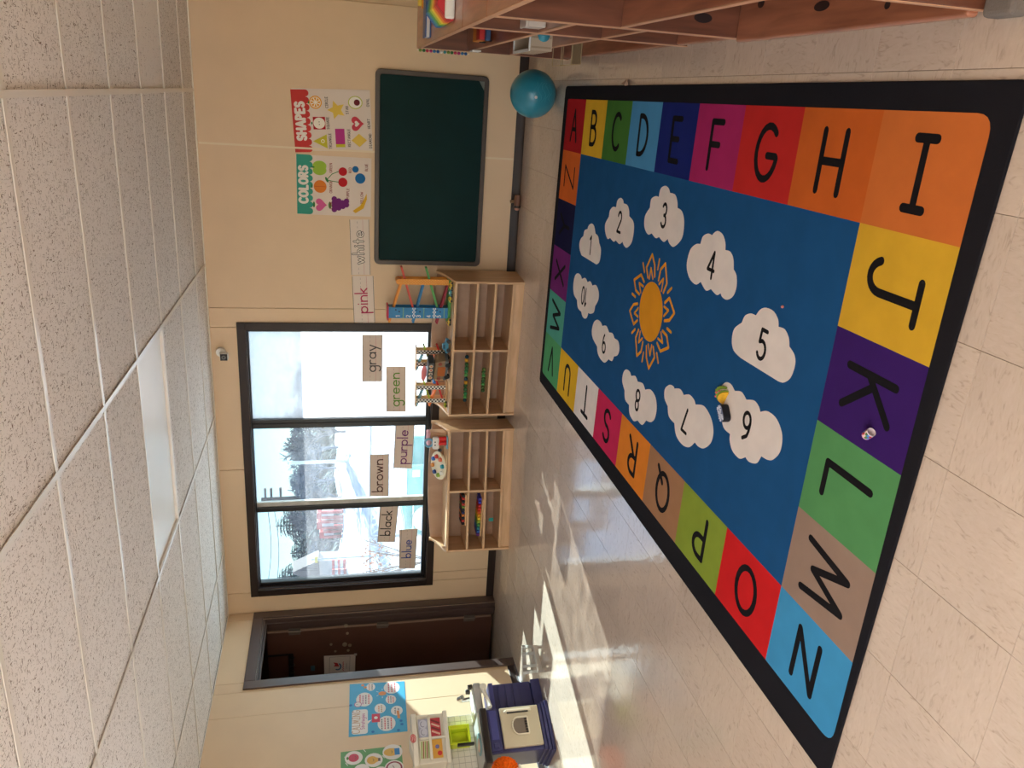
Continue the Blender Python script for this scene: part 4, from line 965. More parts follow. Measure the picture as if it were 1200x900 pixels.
def toy_car(label, loc, rz, body, cabin, s_=1.0, grp=None):
    t = thing('toy_car', label, 'toy car', loc, rz, grp)
    pr_ = [(-.032, .008), (.032, .008), (.034, .018), (.016, .022), (.008, .034), (-.014, .034), (-.024, .022), (-.034, .020)]
    mb = MB(); mb.prism([(x * s_, z * s_) for x, z in pr_], (Vector((0, 0, 0)), Vector((1, 0, 0)), Vector((0, 0, 1)), Vector((0, -1, 0))), -.014 * s_, .014 * s_); mb.build('body', body, parent=t, world=False, bevel=.002)
    for x in (-.020, .020):
        for y in (-.016, .016): mb = MB(); mb.cyl((x * s_, (y - .003) * s_, .009 * s_), (x * s_, (y + .003) * s_, .009 * s_), .009 * s_, .009 * s_, 12); mb.build('wheel', M_black, parent=t, world=False)
    mb = MB(); mb.box((-.012 * s_, -.0145 * s_, .024 * s_), (.006 * s_, .0145 * s_, .032 * s_)); mb.build('window', cabin, parent=t, world=False)
    return t
for (px, py, m_, cb_, lab) in ((533, 334, wood(226, 186, 40), M_black, 'little yellow toy car at the foot of the orange post'), (533.5, 342, wood(44, 150, 160), M_white, 'little teal toy car in front of the ramp tower base'), (533.5, 349.5, wood(230, 200, 60), M_black, 'little yellow and black toy car before the ramp tower base, left of the teal one'), (529, 378, wood(214, 176, 60), M_black, 'little amber toy car at the left end of the green tower base')):
    q = onY(px, py, 5.90); toy_car(lab, (q.x, 5.885 if py < 370 else 5.915, TOPZ), .1, m_, cb_, .9)
# two checkered racers
def racer(label, p_right, p_left, ptop_r, ptop_l, Yc, zb):
    q0, q1 = onY(525, p_right, Yc), onY(525, p_left, Yc)
    xc = (q0.x + q1.x) / 2; t = thing('ramp_racer', label, 'toy', (xc, Yc, zb), 0)
    xr, xl = q0.x - xc, q1.x - xc; zt = onY(487.5, (p_right + p_left) / 2, Yc).z - zb; w = .06
    for x in (xl, xr):
        for s_ in (-1, 1):
            o = MB().box((x - .017, s_ * (w / 2 + .008) - .004, .012), (x + .017, s_ * (w / 2 + .008) + .004, zt)).build('post', T_nat, parent=t, world=False)
            MB().box((x - .0165, s_ * (w / 2 + .008) - .0046 - (0 if s_ < 0 else -.0092 + .0006), .014), (x + .0165, s_ * (w / 2 + .008) - .0041 - (0 if s_ < 0 else -.0088), zt - .002)).build('checker_strip', T_check, parent=t, world=False)
    MB().box((xl - .055, -w / 2 - .012, 0), (xr + .055, w / 2 + .012, .012)).build('base', T_nat, parent=t, world=False, bevel=.002)
    MB().box((xl - .06, -w / 2 - .014, zt), (xr + .05, w / 2 + .014, zt + .007)).build('top_board', T_nat, parent=t, world=False, bevel=.002)
    n = 4; hs = zt / 4.4
    for k, m_ in enumerate((T_lblue, T_lime, T_orange2, T_red)):
        zc = zt - .035 - k * (zt - .06) / 3.6
        s_ = 1 if k % 2 == 0 else -1
        ramp(t, 'ramp', xl - (.055 if s_ > 0 else 0), zc + .028 * s_, xr + (0 if s_ > 0 else .055), zc - .028 * s_, 0, .05, m_, .008)
    return t
racer('wooden ramp racer with checkered posts, right of the camper van', 411, 425, 0, 0, 6.035, TOPZ)
racer('wooden ramp racer with checkered posts, behind and left of the camper van', 452, 467, 0, 0, 5.995, TOPZ)
toy_car('chunky blue toy car parked between ramp tower and camper van', tuple(onY(524, 405, 5.90).xy) + (TOPZ,), .15, wood(52, 130, 160), mat('car_window', S(24, 70, 90), .3), 1.75)
toy_car('tiny green and yellow toy car at the left end of the right cubby top', tuple(onY(525, 474, 5.94).xy) + (TOPZ,), .6, wood(150, 176, 50), wood(230, 200, 60), .8)
# camper van
vq = onY(522, 430, 5.88)
van = thing('camper_van', 'brown and grey wooden camper van toy with a pink board on its roof', 'toy van', (vq.x + .0, 5.885, TOPZ), math.radians(-24))
VB, VG = wood(140, 116, 88), wood(96, 104, 108)
mb = MB(); pr_ = [(-.095, .020), (.095, .020), (.105, .05), (.10, .095), (.085, .122), (-.095, .128)]
mb.prism(pr_, (Vector((0, 0, 0)), Vector((1, 0, 0)), Vector((0, 0, 1)), Vector((0, -1, 0))), -.052, .052); mb.build('body', VB, parent=van, world=False, bevel=.010, seg=3)
MB().box((-.10, -.0545, .020), (.102, .0545, .050)).build('bumper', VG, parent=van, world=False, bevel=.006)
MB().box((-.052, -.0555, .040), (.045, -.0525, .100)).build('side_window', wood(178, 96, 40), parent=van, world=False, bevel=.003)
for x in (-.078, .076): mb = MB(); mb.cyl((x, -.0565, .085), (x, -.0525, .085), .016, .016, 16); mb.build('round_lamp', wood(150, 74, 56), parent=van, world=False)
for x in (-.062, .062):
    for y in (-.045, .045): mb = MB(); mb.cyl((x, y - .012, .022), (x, y + .012, .022), .022, .022, 16); mb.build('wheel', M_black, parent=van, world=False, bevel=.002)
MB().box((-.098, -.05, .129), (.082, .05, .176)).build('roof_box', wood(70, 74, 78), parent=van, world=False, bevel=.003)
rp = MB(); fr = frame((-.098, -.0501, .129), (1, 0, 0), (0, 0, 1))
for k, x in enumerate((.026, .066, .106, .148)): rp.disc((x, .024), .016, fr, .0002, 0, 14); rp.disc((x, .022), .008, fr, .0006, 1 + k % 3, 10)
rp.build('round_pictures', [wood(206, 190, 170), wood(214, 120, 60), wood(60, 60, 70), wood(186, 66, 60)], parent=van, world=False)
mb = MB(); mb.ball((-.055, -.015, .200), (.085, .012, .022), 20, 8); mb.build('pink_board', wood(230, 130, 134), parent=van, world=False, smooth=True)
mb = MB(); mb.cyl((-.122, -.055, .116), (-.122, .03, .116), .013, .013, 14); mb.build('blue_roller', wood(60, 120, 190), parent=van, world=False, smooth=True)
MB().box((-.108, -.046, .028), (-.0965, .046, .112)).build('tailgate', wood(220, 178, 128), parent=van, world=False, bevel=.002)
# green jointed caterpillars in the cubbies
def snake(label, px0, px1, zf, Yc, cols, n):
    a, b = onY(*px0, Yc), onY(*px1, Yc)
    t = thing('toy_caterpillar', label, 'toy', ((a.x + b.x) / 2, Yc, zf))
    for i in range(n):
        f = (i + .5) / n; x = (a.x - b.x) * (f - .5) * -1; r = .016
        mb = MB(); mb.ball((x, .006 * math.sin(i * 1.7), r), (abs(a.x - b.x) / n * .55, .016, r), 10, 8); mb.build('segment', cols[i % len(cols)], parent=t, world=False, smooth=True)
    return t
zs = lambda t, z: z + .001
snake('long green jointed toy caterpillar with amber head, upper cubby of the right unit', (547, 416), (549, 471), .373, 5.97, [wood(24, 70, 80), wood(228, 170, 50), wood(60, 110, 60), wood(70, 130, 80), wood(60, 150, 90), wood(90, 170, 90)], 13)
snake('short green jointed toy caterpillar, middle cubby of the right unit', (568, 431), (569, 459), .233, 5.95, [wood(80, 120, 60), wood(60, 110, 60), wood(90, 170, 90)], 8)

# ---------------------------------------------------------------- toys on the left cubby
q = onY(521, 507, 5.87)
bxq = thing('wooden_box', 'plain tan wooden box toy with a pink cushion top', 'toy box', (q.x - .05, 5.885, TOPZ), math.radians(6.5))
MB().box((-.06, -.045, 0), (.06, .045, .135)).build('body', wood(190, 148, 112), parent=bxq, world=False, bevel=.003)
mb = MB(); mb.box((-.066, -.05, .1355), (.062, .05, .162)); mb.build('cushion', mat('pink_cloth', S(238, 178, 186), .8), parent=bxq, world=False, bevel=.012, seg=3)
q = onY(522, 519, 5.80)
tb = thing('toy_telephone_set', 'red and white toy with two red rollers and a blue ring handle', 'toy', (q.x, 5.81, TOPZ), math.radians(8))
zt_ = onY(507, 515, 5.80).z - TOPZ
for k, (x, r) in enumerate(((.030, .017), (-.004, .019))):
    mb = MB(); mb.cyl((x, 0, .012), (x, 0, zt_ - .01 - .012 * k), r, r, 16); mb.build('red_roller', wood(222, 44, 44), parent=tb, world=False, bevel=.003)
MB().box((-.05, -.025, 0), (.055, .025, .012)).build('base', wood(120, 176, 196), parent=tb, world=False, bevel=.003)
mb = MB(); mb.box((-.055, -.022, zt_ - .055), (.05, .022, zt_ + .0)); mb.build('head', M_white, parent=tb, world=False, bevel=.016, seg=3)
mb = MB(); fr = frame((-.05, -.0225, zt_ - .05), (1, 0, 0), (0, 0, 1)); mb.disc((.035, .03), .006, fr, .0002, 0, 10); mb.disc((.06, .03), .006, fr, .0002, 0, 10); mb.build('face_print', M_black, parent=tb, world=False)
mb = MB(); c0 = (.0, zt_ + .028); pts = [(c0[0] + .032 * math.cos(a), .0, c0[1] + .032 * math.sin(a)) for a in [2 * PI * i / 18 for i in range(19)]]; mb.tube(pts, .009, 8); mb.build('ring_handle', wood(110, 170, 200), parent=tb, world=False, smooth=True)
MB().box((-.072, -.02, .05), (-.056, .02, .078)).build('black_knob', M_black, parent=tb, world=False, bevel=.003)
q = onY(517, 547, 5.84)
pegx = thing('peg_disc', 'round white peg toy with coloured knobs lying tilted on the left cubby top', 'toy', (q.x, 5.845, TOPZ), math.radians(6.5))
Mr = Matrix.Rotation(math.radians(24), 3, 'X')
mb = MB(); R_ = .115
mb.lathe([(0.001, 0), (R_, 0), (R_ + .004, .006), (R_, .014), (.001, .014)], 32, (0, 0.03, R_ * math.sin(math.radians(24)) + .004), Mr); mb.build('disc', wood(232, 216, 184), parent=pegx, world=False, smooth=True)
pc = [wood(206, 60, 50), wood(60, 110, 190), wood(220, 140, 60), wood(40, 60, 120), wood(150, 180, 60), wood(240, 236, 226), wood(40, 150, 160), wood(226, 110, 70)]
for k in range(8):
    a = 2 * PI * k / 8 + .2; cx = Vector((0, .03, R_ * math.sin(math.radians(24)) + .004)); p0 = cx + Mr @ Vector((.078 * math.cos(a), .078 * math.sin(a), .0142)); p1 = cx + Mr @ Vector((.078 * math.cos(a), .078 * math.sin(a), .032))
    mb = MB(); mb.cyl(p0, p1, .019, .016, 12); mb.build('knob', pc[k], parent=pegx, world=False, smooth=True)
# in the left unit's cubbies
def tray(label, cells_, n, W, px, py, zf, Yc, rz, cols, slope=0):
    q = onY(px, py, Yc); t = thing('stick_tray', label, 'toy', (q.x, Yc, zf), rz)
    MB().box((-W / 2, -.075, 0), (W / 2, .075, .012)).build('tray', T_nat, parent=t, world=False, bevel=.002)
    for i in range(n):
        x = -W / 2 + .014 + (W - .028) * i / (n - 1); l = .07 - slope * .03 * i / n
        o = MB().box((x - W / n * .36, -l, .0125), (x + W / n * .36, l, .026 + (.012 if cells_ else 0))).build('stick', cols[i % len(cols)], parent=t, world=False, bevel=.003)
    return t
K_ = [wood(30, 28, 34), wood(196, 60, 50), wood(30, 28, 34), wood(220, 130, 50), wood(40, 60, 110), wood(30, 28, 34), wood(120, 150, 60), wood(196, 60, 50)]
tray('tray of black and coloured sticks in the upper left cubby of the left unit', 1, 11, .27, 551, 594, .373, 5.80, math.radians(8), K_)
RBW = [wood(66, 60, 150), wood(60, 60, 170), wood(190, 36, 40), wood(206, 50, 40), wood(214, 90, 40), wood(230, 160, 40), wood(230, 200, 50), wood(150, 180, 60), wood(70, 150, 80), wood(50, 140, 150), wood(50, 100, 180), wood(110, 60, 140)][::-1]
tray('rainbow xylophone tilted in the middle left cubby of the left unit', 1, 12, .37, 552 + 6, 602, .233, 5.80, math.radians(-6), RBW, 1)
q = onY(572, 609, 5.80)
tg = thing('hanging_tag', 'small teal tag hanging on a string in the lowest left cubby', 'tag', (q.x, 5.80, .14))
qz = onY(574, 608, 5.8).z
mb = MB(); fr = frame((q.x, 5.80, 0), (1, 0, 0), (0, 0, 1)); mb.prism([(-.016, qz - .03), (.016, qz - .03), (.016, qz + .004), (.004, qz + .012), (-.004, qz + .012), (-.016, qz + .004)], fr, -.002, .002); mb.build('card', wood(40, 150, 140), parent=tg)
MB().cyl((q.x, 5.80, qz + .010), (q.x + .004, 5.80, .2125), .0012, .0012, 6).build('string', M_grout, parent=tg)

# ================================================================ TOYS ON THE RUG
ZR = RT + .0014
# sushi
sq = onZ(853, 484, ZR)
su = thing('toy_sushi', 'toy sushi roll with black wrapper and white rice face, lying on the number 6 cloud', 'toy food', (sq.x, sq.y, ZR), math.radians(42))
def sup(w, h, r, n=6):
    out = []
    for cx, cy, a0 in ((w - r, h - r, 0), (-w + r, h - r, 90), (-w + r, -h + r, 180), (w - r, -h + r, 270)):
        for i in range(n + 1): a = math.radians(a0 + 90 * i / n); out.append((cx + r * math.cos(a), cy + r * math.sin(a)))
    return out
fr = (Vector((0, 0, 0)), Vector((1, 0, 0)), Vector((0, 1, 0)), Vector((0, 0, 1)))
mb = MB(); mb.prism(sup(.034, .019, .018), fr, 0, .030); mb.build('wrapper', mat('nori_black', S(18, 20, 30), .5, .4), parent=su, world=False, bevel=.003)
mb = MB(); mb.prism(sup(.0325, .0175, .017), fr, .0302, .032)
random.seed(3)
for i in range(90):
    x, y = random.uniform(-.028, .028), random.uniform(-.014, .014); a = random.uniform(0, PI)
    mb.bar((x - .003 * math.cos(a), y - .003 * math.sin(a), .0325), (x + .003 * math.cos(a), y + .003 * math.sin(a), .0325), .0022, .0016, mi=1)
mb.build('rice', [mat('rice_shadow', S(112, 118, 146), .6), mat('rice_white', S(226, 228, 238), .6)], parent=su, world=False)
# taco
tq = onZ(850, 466, ZR)
ta = thing('toy_taco', 'toy taco with yellow shell and green lettuce leaning against the toy sushi', 'toy food', (tq.x + .004, tq.y + .004, ZR), math.radians(-25))
def half(r, n=16, k=0.0): return [(r * math.cos(PI * i / n), (r + k * math.sin(i * 2.4)) * math.sin(PI * i / n)) for i in range(n + 1)]
def upfr(y, tilt): return (Vector((0, y, 0)), Vector((1, 0, 0)), Vector((0, math.sin(tilt), math.cos(tilt))), Vector((0, -math.cos(tilt), math.sin(tilt))))
M_shell = mat('taco_yellow', S(222, 168, 40), .5, .3, var=.15, vscale=90); M_let = mat('lettuce_green', S(112, 140, 40), .6)
mb = MB(); mb.prism(half(.031), upfr(-.012, .45), -.002, .002); mb.build('shell', M_shell, parent=ta, world=False, bevel=.001)
mb = MB(); mb.prism(half(.034, 22, .0025), upfr(-.006, .55), -.002, .002); mb.build('lettuce', M_let, parent=ta, world=False, bevel=.001)
mb = MB(); mb.prism(half(.031), upfr(.001, .68), -.003, .003); mb.build('filling', mat('taco_white', S(226, 208, 190), .6), parent=ta, world=False, bevel=.001)
mb = MB(); mb.prism(half(.036, 22, .0028), upfr(.010, .85), -.002, .002); mb.build('lettuce', M_let, parent=ta, world=False, bevel=.001)
mb = MB()
for x, z in ((-.014, .030), (.004, .034), (.016, .026)): mb.ball((x, z * .6 - .004, z * .8 + .004), (.004, .004, .004), 8, 6)
mb.build('tomato', mat('tomato_pink', S(230, 96, 96), .5), parent=ta, world=False, smooth=True)
# small printed cup lying on its side
cq = onZ(1022.5, 508.5, ZR)
ax = Vector((.72, -.69, 0)).normalized(); rcup = .0125
cu = thing('toy_cup', 'tiny pink printed cup lying on its side on the letter K square', 'toy cup', (cq.x, cq.y, ZR))
Mx = Matrix((ax.cross(Vector((0, 0, 1))), Vector((0, 0, 1)), ax)).transposed()
mb = MB(); mb.lathe([(.001, -.014), (rcup - .001, -.014), (rcup, -.012), (rcup, .014), (rcup - .0012, .014), (rcup - .0014, -.012), (.001, -.012)], 24, (0, 0, rcup), Mx); mb.build('body', mat('cup_white', S(228, 214, 220), .4), parent=cu, world=False, smooth=True)
mb = MB()
for k in range(24):
    a0, a1 = 2 * PI * k / 24, 2 * PI * (k + 1) / 24; mi = (k // 2) % 4
    for (z0_, z1_, m_) in ((-.0115, -.009, 4), (-.009, .002, (mi + 1) % 4), (.002, .011, mi), ):
        r2 = rcup + .00025
        mb.add([Vector((0, 0, rcup)) + Mx @ Vector((r2 * math.cos(a), r2 * math.sin(a), z)) for a, z in ((a0, z0_), (a1, z0_), (a1, z1_), (a0, z1_))], [(0, 1, 2, 3)], m_)
mb.build('printed_band', [mat('cup_red', S(190, 50, 60), .4), mat('cup_blue', S(70, 130, 200), .4), mat('cup_green', S(80, 120, 60), .4), mat('cup_cream', S(226, 200, 190), .4), mat('cup_pink', S(226, 140, 180), .4)], parent=cu, world=False)

# ================================================================ LEFT WALL: POSTERS, KITCHEN
XW = XL
def onL(px, py): return onX(px, py, XW)
P = [onL(408.6, 864), onL(409.8, 802.2), onL(474, 798.6), onL(477.6, 857.2)]
o, fr, w, h = sheet('calming_poster', 'bright blue poster headed CALMING Strategies with white speech bubbles, beside the door', 'poster', P, mat('poster_blue', S(74, 168, 208), .35, .4, var=.05, vscale=8), (1, 0, 0))
ms = [mat('bubble_white', S(236, 232, 226), .5), mat('ink_brown', S(190, 150, 110), .5), mat('ink_pink', S(186, 96, 150), .5), mat('ink_grey', S(110, 110, 120), .5), mat('ink_red', S(214, 70, 90), .5), mat('ink_orange', S(228, 150, 90), .5), mat('ink_deepblue', S(40, 110, 180), .5)]
mb = MB(); A = lambda x, y: (x * w, y * h)
def at_(px, py):
    q = onL(px, py) - fr[0]; return (q.dot(fr[1]), q.dot(fr[2]))
def bub(c, r, ry): mb.disc(at_(*c), r, fr, 0, 0, 22, ry)
def lines(c, n, wd, hh, mis):
    x, y = at_(*c); random.seed(int(c[0] * 7 + c[1]))
    for i in range(n):
        yy = y + (n / 2 - i - .5) * hh; xx = x - wd / 2; k = 0
        while xx < x + wd / 2 - .006:
            l = random.uniform(.010, .022); l = min(l, x + wd / 2 - xx)
            pts = [(xx + l * t / 6, yy + (hh * .22) * (1 if t % 2 else -1)) for t in range(7)]
            mb.ribbon(pts, .0028, fr, .0003, mis[i % len(mis)], cap=False); xx += l + .006
b0 = [at_(412, 861), at_(413, 832.5), at_(429, 832), at_(431, 860)]
xs_ = sorted(p[0] for p in b0); ys_ = sorted(p[1] for p in b0)
mb.poly([(p.x, p.y) for p in rounded([Vector((xs_[0], ys_[0], 0)), Vector((xs_[-1], ys_[0], 0)), Vector((xs_[-1], ys_[-1], 0)), Vector((xs_[0], ys_[-1], 0))], .025)], fr, 0, 0)
t_ = at_(431, 848); mb.poly([(t_[0] - .02, t_[1] + .01), (t_[0] + .035, t_[1] - .03), (t_[0] + .02, t_[1] + .01)], fr, .0001, 0)
wt = xs_[-1] - xs_[0]; cx_ = (xs_[0] + xs_[-1]) / 2
write(mb, 'CALMING', fr, cx_, ys_[0] + (ys_[-1] - ys_[0]) * .50, .055, .005, .0003, 1, gap=.2, sx=wt * .86 / .055 / (sum(GL[c][0] for c in 'CALMING') + 1.2))
write(mb, 'Strategies', fr, cx_, ys_[0] + (ys_[-1] - ys_[0]) * .20, .030, .0038, .0003, 2, gap=.18)
for c, r, ry, n, wd, hh, mi in (((427, 820), .075, .062, 4, .10, .022, (4, 2, 3)), ((434.5, 805.5), .042, .034, 2, .06, .02, (5, 3)), ((459, 806), .068, .062, 3, .10, .024, (4,)), ((458, 820), .048, .040, 3, .07, .018, (4, 3)), ((445.5, 830.5), .05, .042, 2, .07, .02, (5, 1)), ((465, 833), .05, .044, 2, .06, .024, (3,)), ((453, 848), .076, .066, 4, .11, .023, (3, 4))):
    bub(c, r, ry); lines(c, n, wd, hh, mi)
c = at_(440.5, 841.5); mb.poly([(c[0] - .045, c[1] - .03), (c[0] + .04, c[1] - .03), (c[0] + .04, c[1] + .03), (c[0] - .045, c[1] + .03)], fr, .0006, 4); mb.disc(c, .014, fr, .0009, 0)
c = at_(419.5, 826); mb.disc(c, .028, fr, .0006, 2); mb.disc(c, .023, fr, .0009, 0); mb.ribbon([c, (c[0], c[1] + .014)], .003, fr, .0012, 3)
c = at_(448, 813); mb.disc(c, .022, fr, .0006, 5, ry=.03)
for k in range(6): a = 2 * PI * k / 6; mb.ribbon([(c[0] + .036 * math.cos(a), c[1] + .036 * math.sin(a)), (c[0] + .05 * math.cos(a), c[1] + .05 * math.sin(a))], .004, fr, .0006, 0)
c = at_(467, 837.5); mb.poly([(c[0] - .04, c[1] - .012), (c[0] + .04, c[1] - .004), (c[0] + .04, c[1] + .014), (c[0] - .04, c[1] + .008)], fr, .0006, 5)
for c in ((428, 806), (425, 803.5)): mb.disc(at_(*c), .012, fr, .0006, 5)
for c in ((411, 827), (470, 845), (471, 849), (437, 858), (467, 856)): mb.disc(at_(*c), .012, fr, .0006, 6, 10)
mb.build('printed_design', ms, parent=o)

tl = onL(399, 882); tr_ = onL(400, 882); 
P4 = [onL(399.3, 930), onL(399.3, 881.8), onL(470, 873.6), onL(474.5, 921)]
o, fr, w, h = sheet('green_poster', 'green poster with white circles around smiling fruit and objects, at the edge of the view', 'poster', P4, mat('poster_green', S(104, 158, 96), .4, .4), (1, 0, 0))
mb = MB(); ms = [mat('gp_white', S(236, 230, 222), .5), mat('gp_red', S(206, 80, 100), .5), mat('gp_yellow', S(226, 180, 90), .5), mat('gp_blue', S(70, 140, 200), .5), mat('gp_green', S(90, 140, 70), .5), mat('gp_dark', S(110, 90, 80), .5), mat('gp_maroon', S(150, 60, 76), .5)]
def bub2(c, r, ry=None): mb.disc(at_(*c), r, fr, 0, 0, 22, ry)
c = (414.5, 888.5); bub2(c, .062); q = at_(*c); mb.disc(q, .036, fr, .0003, 1); mb.disc((q[0], q[1] + .042), .014, fr, .0005, 4, ry=.008); mb.ribbon(arc(q[0], q[1] - .004, .014, .012, 200, 340, 6), .003, fr, .0006, 5)
c = (438, 891); bub2(c, .062); q = at_(*c); mb.disc((q[0], q[1] + .012), .036, fr, .0003, 2); mb.poly([(q[0] - .016, q[1] - .03), (q[0] + .016, q[1] - .03), (q[0] + .026, q[1] - .01), (q[0] - .026, q[1] - .01)], fr, .0004, 2); mb.poly([(q[0] - .014, q[1] - .046), (q[0] + .014, q[1] - .046), (q[0] + .014, q[1] - .03), (q[0] - .014, q[1] - .03)], fr, .0004, 5); mb.ribbon(arc(q[0], q[1] + .01, .012, .01, 200, 340, 6), .003, fr, .0006, 5)
c = (460, 881.5); bub2(c, .070); q = at_(*c); mb.disc((q[0], q[1] + .01), .036, fr, .0003, 2, ry=.052); mb.poly([(q[0] - .03, q[1] - .05), (q[0] + .03, q[1] - .05), (q[0] + .03, q[1] - .014), (q[0] - .03, q[1] - .014)], fr, .0005, 3); mb.ribbon(arc(q[0], q[1] + .012, .012, .01, 200, 340, 6), .003, fr, .0006, 5)
c = (462, 900); bub2(c, .066); q = at_(*c); mb.disc(q, .056, fr, .0003, 6); mb.disc(q, .045, fr, .0005, 0); mb.ribbon([q, (q[0] + .02, q[1] + .01)], .004, fr, .0007, 5)
for c in ((424, 903), (446, 906)): bub2(c, .055)
for c in ((406, 896), (405, 889), (449, 887), (427, 880)): q = at_(*c); mb.ribbon([(q[0] - .012, q[1] - .008), (q[0] + .012, q[1] + .006)], .005, fr, .0003, 0)
mb.build('printed_design', ms, parent=o)

# ---- toy kitchen
KX, KY = -4.09, 4.035
kd = math.radians(65.0)
KD = Vector((math.cos(kd), math.sin(kd), 0)); KN = Vector((-KD.y, KD.x, 0))      # along the front, into the wall
kit = thing('toy_kitchen', 'navy and white plastic toy kitchen with a beige oven door, against the left wall', 'toy kitchen', (KX, KY, 0), kd)
def kp(px, py, y=0.0):
    q = onP(px, py, (KX + KN.x * y, KY + KN.y * y, 0), (KN.x, KN.y, 0)); d = q - Vector((KX, KY, 0)); return (d.dot(KD), d.z)
M_navy = mat('navy_plastic', S(62, 62, 106), .38, .4); M_beige = mat('beige_plastic', S(196, 184, 158), .45, .35); M_kw = mat('kitchen_white', S(228, 224, 210), .4, .4)
M_kgrey = mat('kitchen_silver', S(176, 176, 174), .3, .5); M_kblack = mat('kitchen_black', S(40, 34, 32), .35, .5); M_lime = mat('lime_plastic', S(206, 220, 40), .4, .4); M_sky = mat('kitchen_blue', S(80, 130, 170), .4)
K = lambda mb, nm, m_, bv=.004, sm=False, par=None: mb.build(nm, m_, parent=par or kit, world=False, bevel=bv, smooth=sm)
# cabinet blocks
K(MB().box((-.045, 0, .07), (.255, .26, .44)), 'oven_cabinet', M_navy, .008)
pl = MB()
for k in range(3): pl.box((-.052 - .010 * (2 - k), -.010 - .010 * (2 - k), .0 + .024 * k), (.262 + .006 * (2 - k), .27, .0225 + .024 * k))
K(pl, 'plinth', M_navy, .004)
dr = MB().box((-.022, -.030, .078), (.247, -.001, .348)); od = K(dr, 'oven_door', M_beige, .006)
hb = MB(); hx = .214; hb.tube([(hx, -.031, .315), (hx, -.055, .305), (hx, -.055, .145), (hx, -.031, .135)], .009, 8); K(hb, 'handle', mat('pale_beige', S(222, 212, 190), .4), 0, True, od)
K(MB().box((hx - .012, -.0325, .150), (hx + .006, -.031, .300)), 'handle_shadow_slot', M_kblack, 0, False, od)
wn = MB(); ring = [(.055, .165), (.170, .165), (.170, .235)] + [(.1125 + .0575 * math.cos(a), .235 + .040 * math.sin(a)) for a in [PI * i / 10 for i in range(1, 10)]] + [(.055, .235)]
fk = (Vector((0, -.0305, 0)), Vector((1, 0, 0)), Vector((0, 0, 1)), Vector((0, -1, 0)))
for a, b in zip(ring, ring[1:] + ring[:1]): wn.bar((a[0], -.034, a[1]), (b[0], -.034, b[1]), .010, .012, up=(0, 1, 0))
K(wn, 'window_rim', mat('pale_beige', S(222, 212, 190), .4), .002, False, od)
wn = MB(); wn.poly(ring, fk, .0004); K(wn, 'window', mat('oven_dark', S(120, 108, 96), .6), 0, False, od)
wn = MB()
for i in range(6): wn.box((.062 + i * .018, -.038, .168), (.070 + i * .018, -.031, .186))
K(wn, 'rack_teeth', M_kblack, 0, False, od)
K(MB().box((-.030, -.018, .360), (.250, -.001, .437)), 'control_panel', M_navy, .005)
K(MB().box((.040, -.022, .374), (.238, -.0185, .424)), 'panel_inset', mat('navy_light', S(74, 76, 136), .4), .002)
K(MB().box((-.014, -.026, .382), (.018, -.0185, .418)), 'oven_knob', M_navy, .004)
# counter top: left block stands forward, right part runs back to the sink
K(MB().box((-.105, -.040, .440), (.258, .27, .487)), 'countertop', M_kblack, .008)
K(MB().box((-.085, -.015, .4875), (.245, .26, .494)), 'counter_surface', M_kgrey, .003)
mb = MB(); mb.cyl((.06, .08, .4945), (.06, .08, .503), .075, .070, 24); K(mb, 'burner', mat('burner_teal', S(120, 160, 166), .3), .002, True)
mb = MB(); mb.cyl((.05, .07, .5035), (.05, .07, .507), .045, .042, 20); K(mb, 'burner_plate', mat('pinkish_plate', S(216, 186, 166), .4), 0, True)
K(MB().box((.262, .09, .07), (.470, .30, .385)), 'sink_cabinet', M_navy, .008)
for k in range(3): K(MB().box((.285, .082, .16 + .055 * k), (.455, .0895, .205 + .055 * k)), 'ridge', M_navy, .003)
K(MB().box((.262, .075, 0), (.478, .30, .068)), 'sink_plinth', M_navy, .006)
mb = MB(); mb.box((.270, .06, .352), (.468, .068, .378)).box((.27, .06, .378), (.468, .089, .384)); K(mb, 'bin_rim', mat('navy_light', S(74, 76, 136), .4), .002)
K(MB().box((.330, .055, .385), (.345, .10, .395)), 'bin_latch', M_kw, .002)
mb = MB(); mb.cyl((.435, .05, .425), (.270, -.012, .405), .013, .015, 12); K(mb, 'towel_bar', M_kw, 0, True)
mb = MB(); mb.cyl((.440, .03, .425), (.440, .09, .425), .024, .024, 14); K(mb, 'bar_mount', M_kw, .003, True)
K(MB().box((.262, .05, .440), (.480, .30, .494)), 'sink_top', M_kgrey, .012)
K(MB().box((.275, .085, .4945), (.455, .25, .500)), 'sink_rim', M_kw, .004)
mb = MB(); mb.tube([(.44, .24, .50), (.44, .24, .565), (.43, .19, .585), (.42, .14, .565)], .016, 10); K(mb, 'faucet', M_chrome, 0, True)
for x, y in ((.47, .10), (.49, .22)): mb = MB(); mb.cyl((x, y, .494), (x, y, .525), .020, .017, 14); K(mb, 'tap_knob', M_kblack, .003, True)
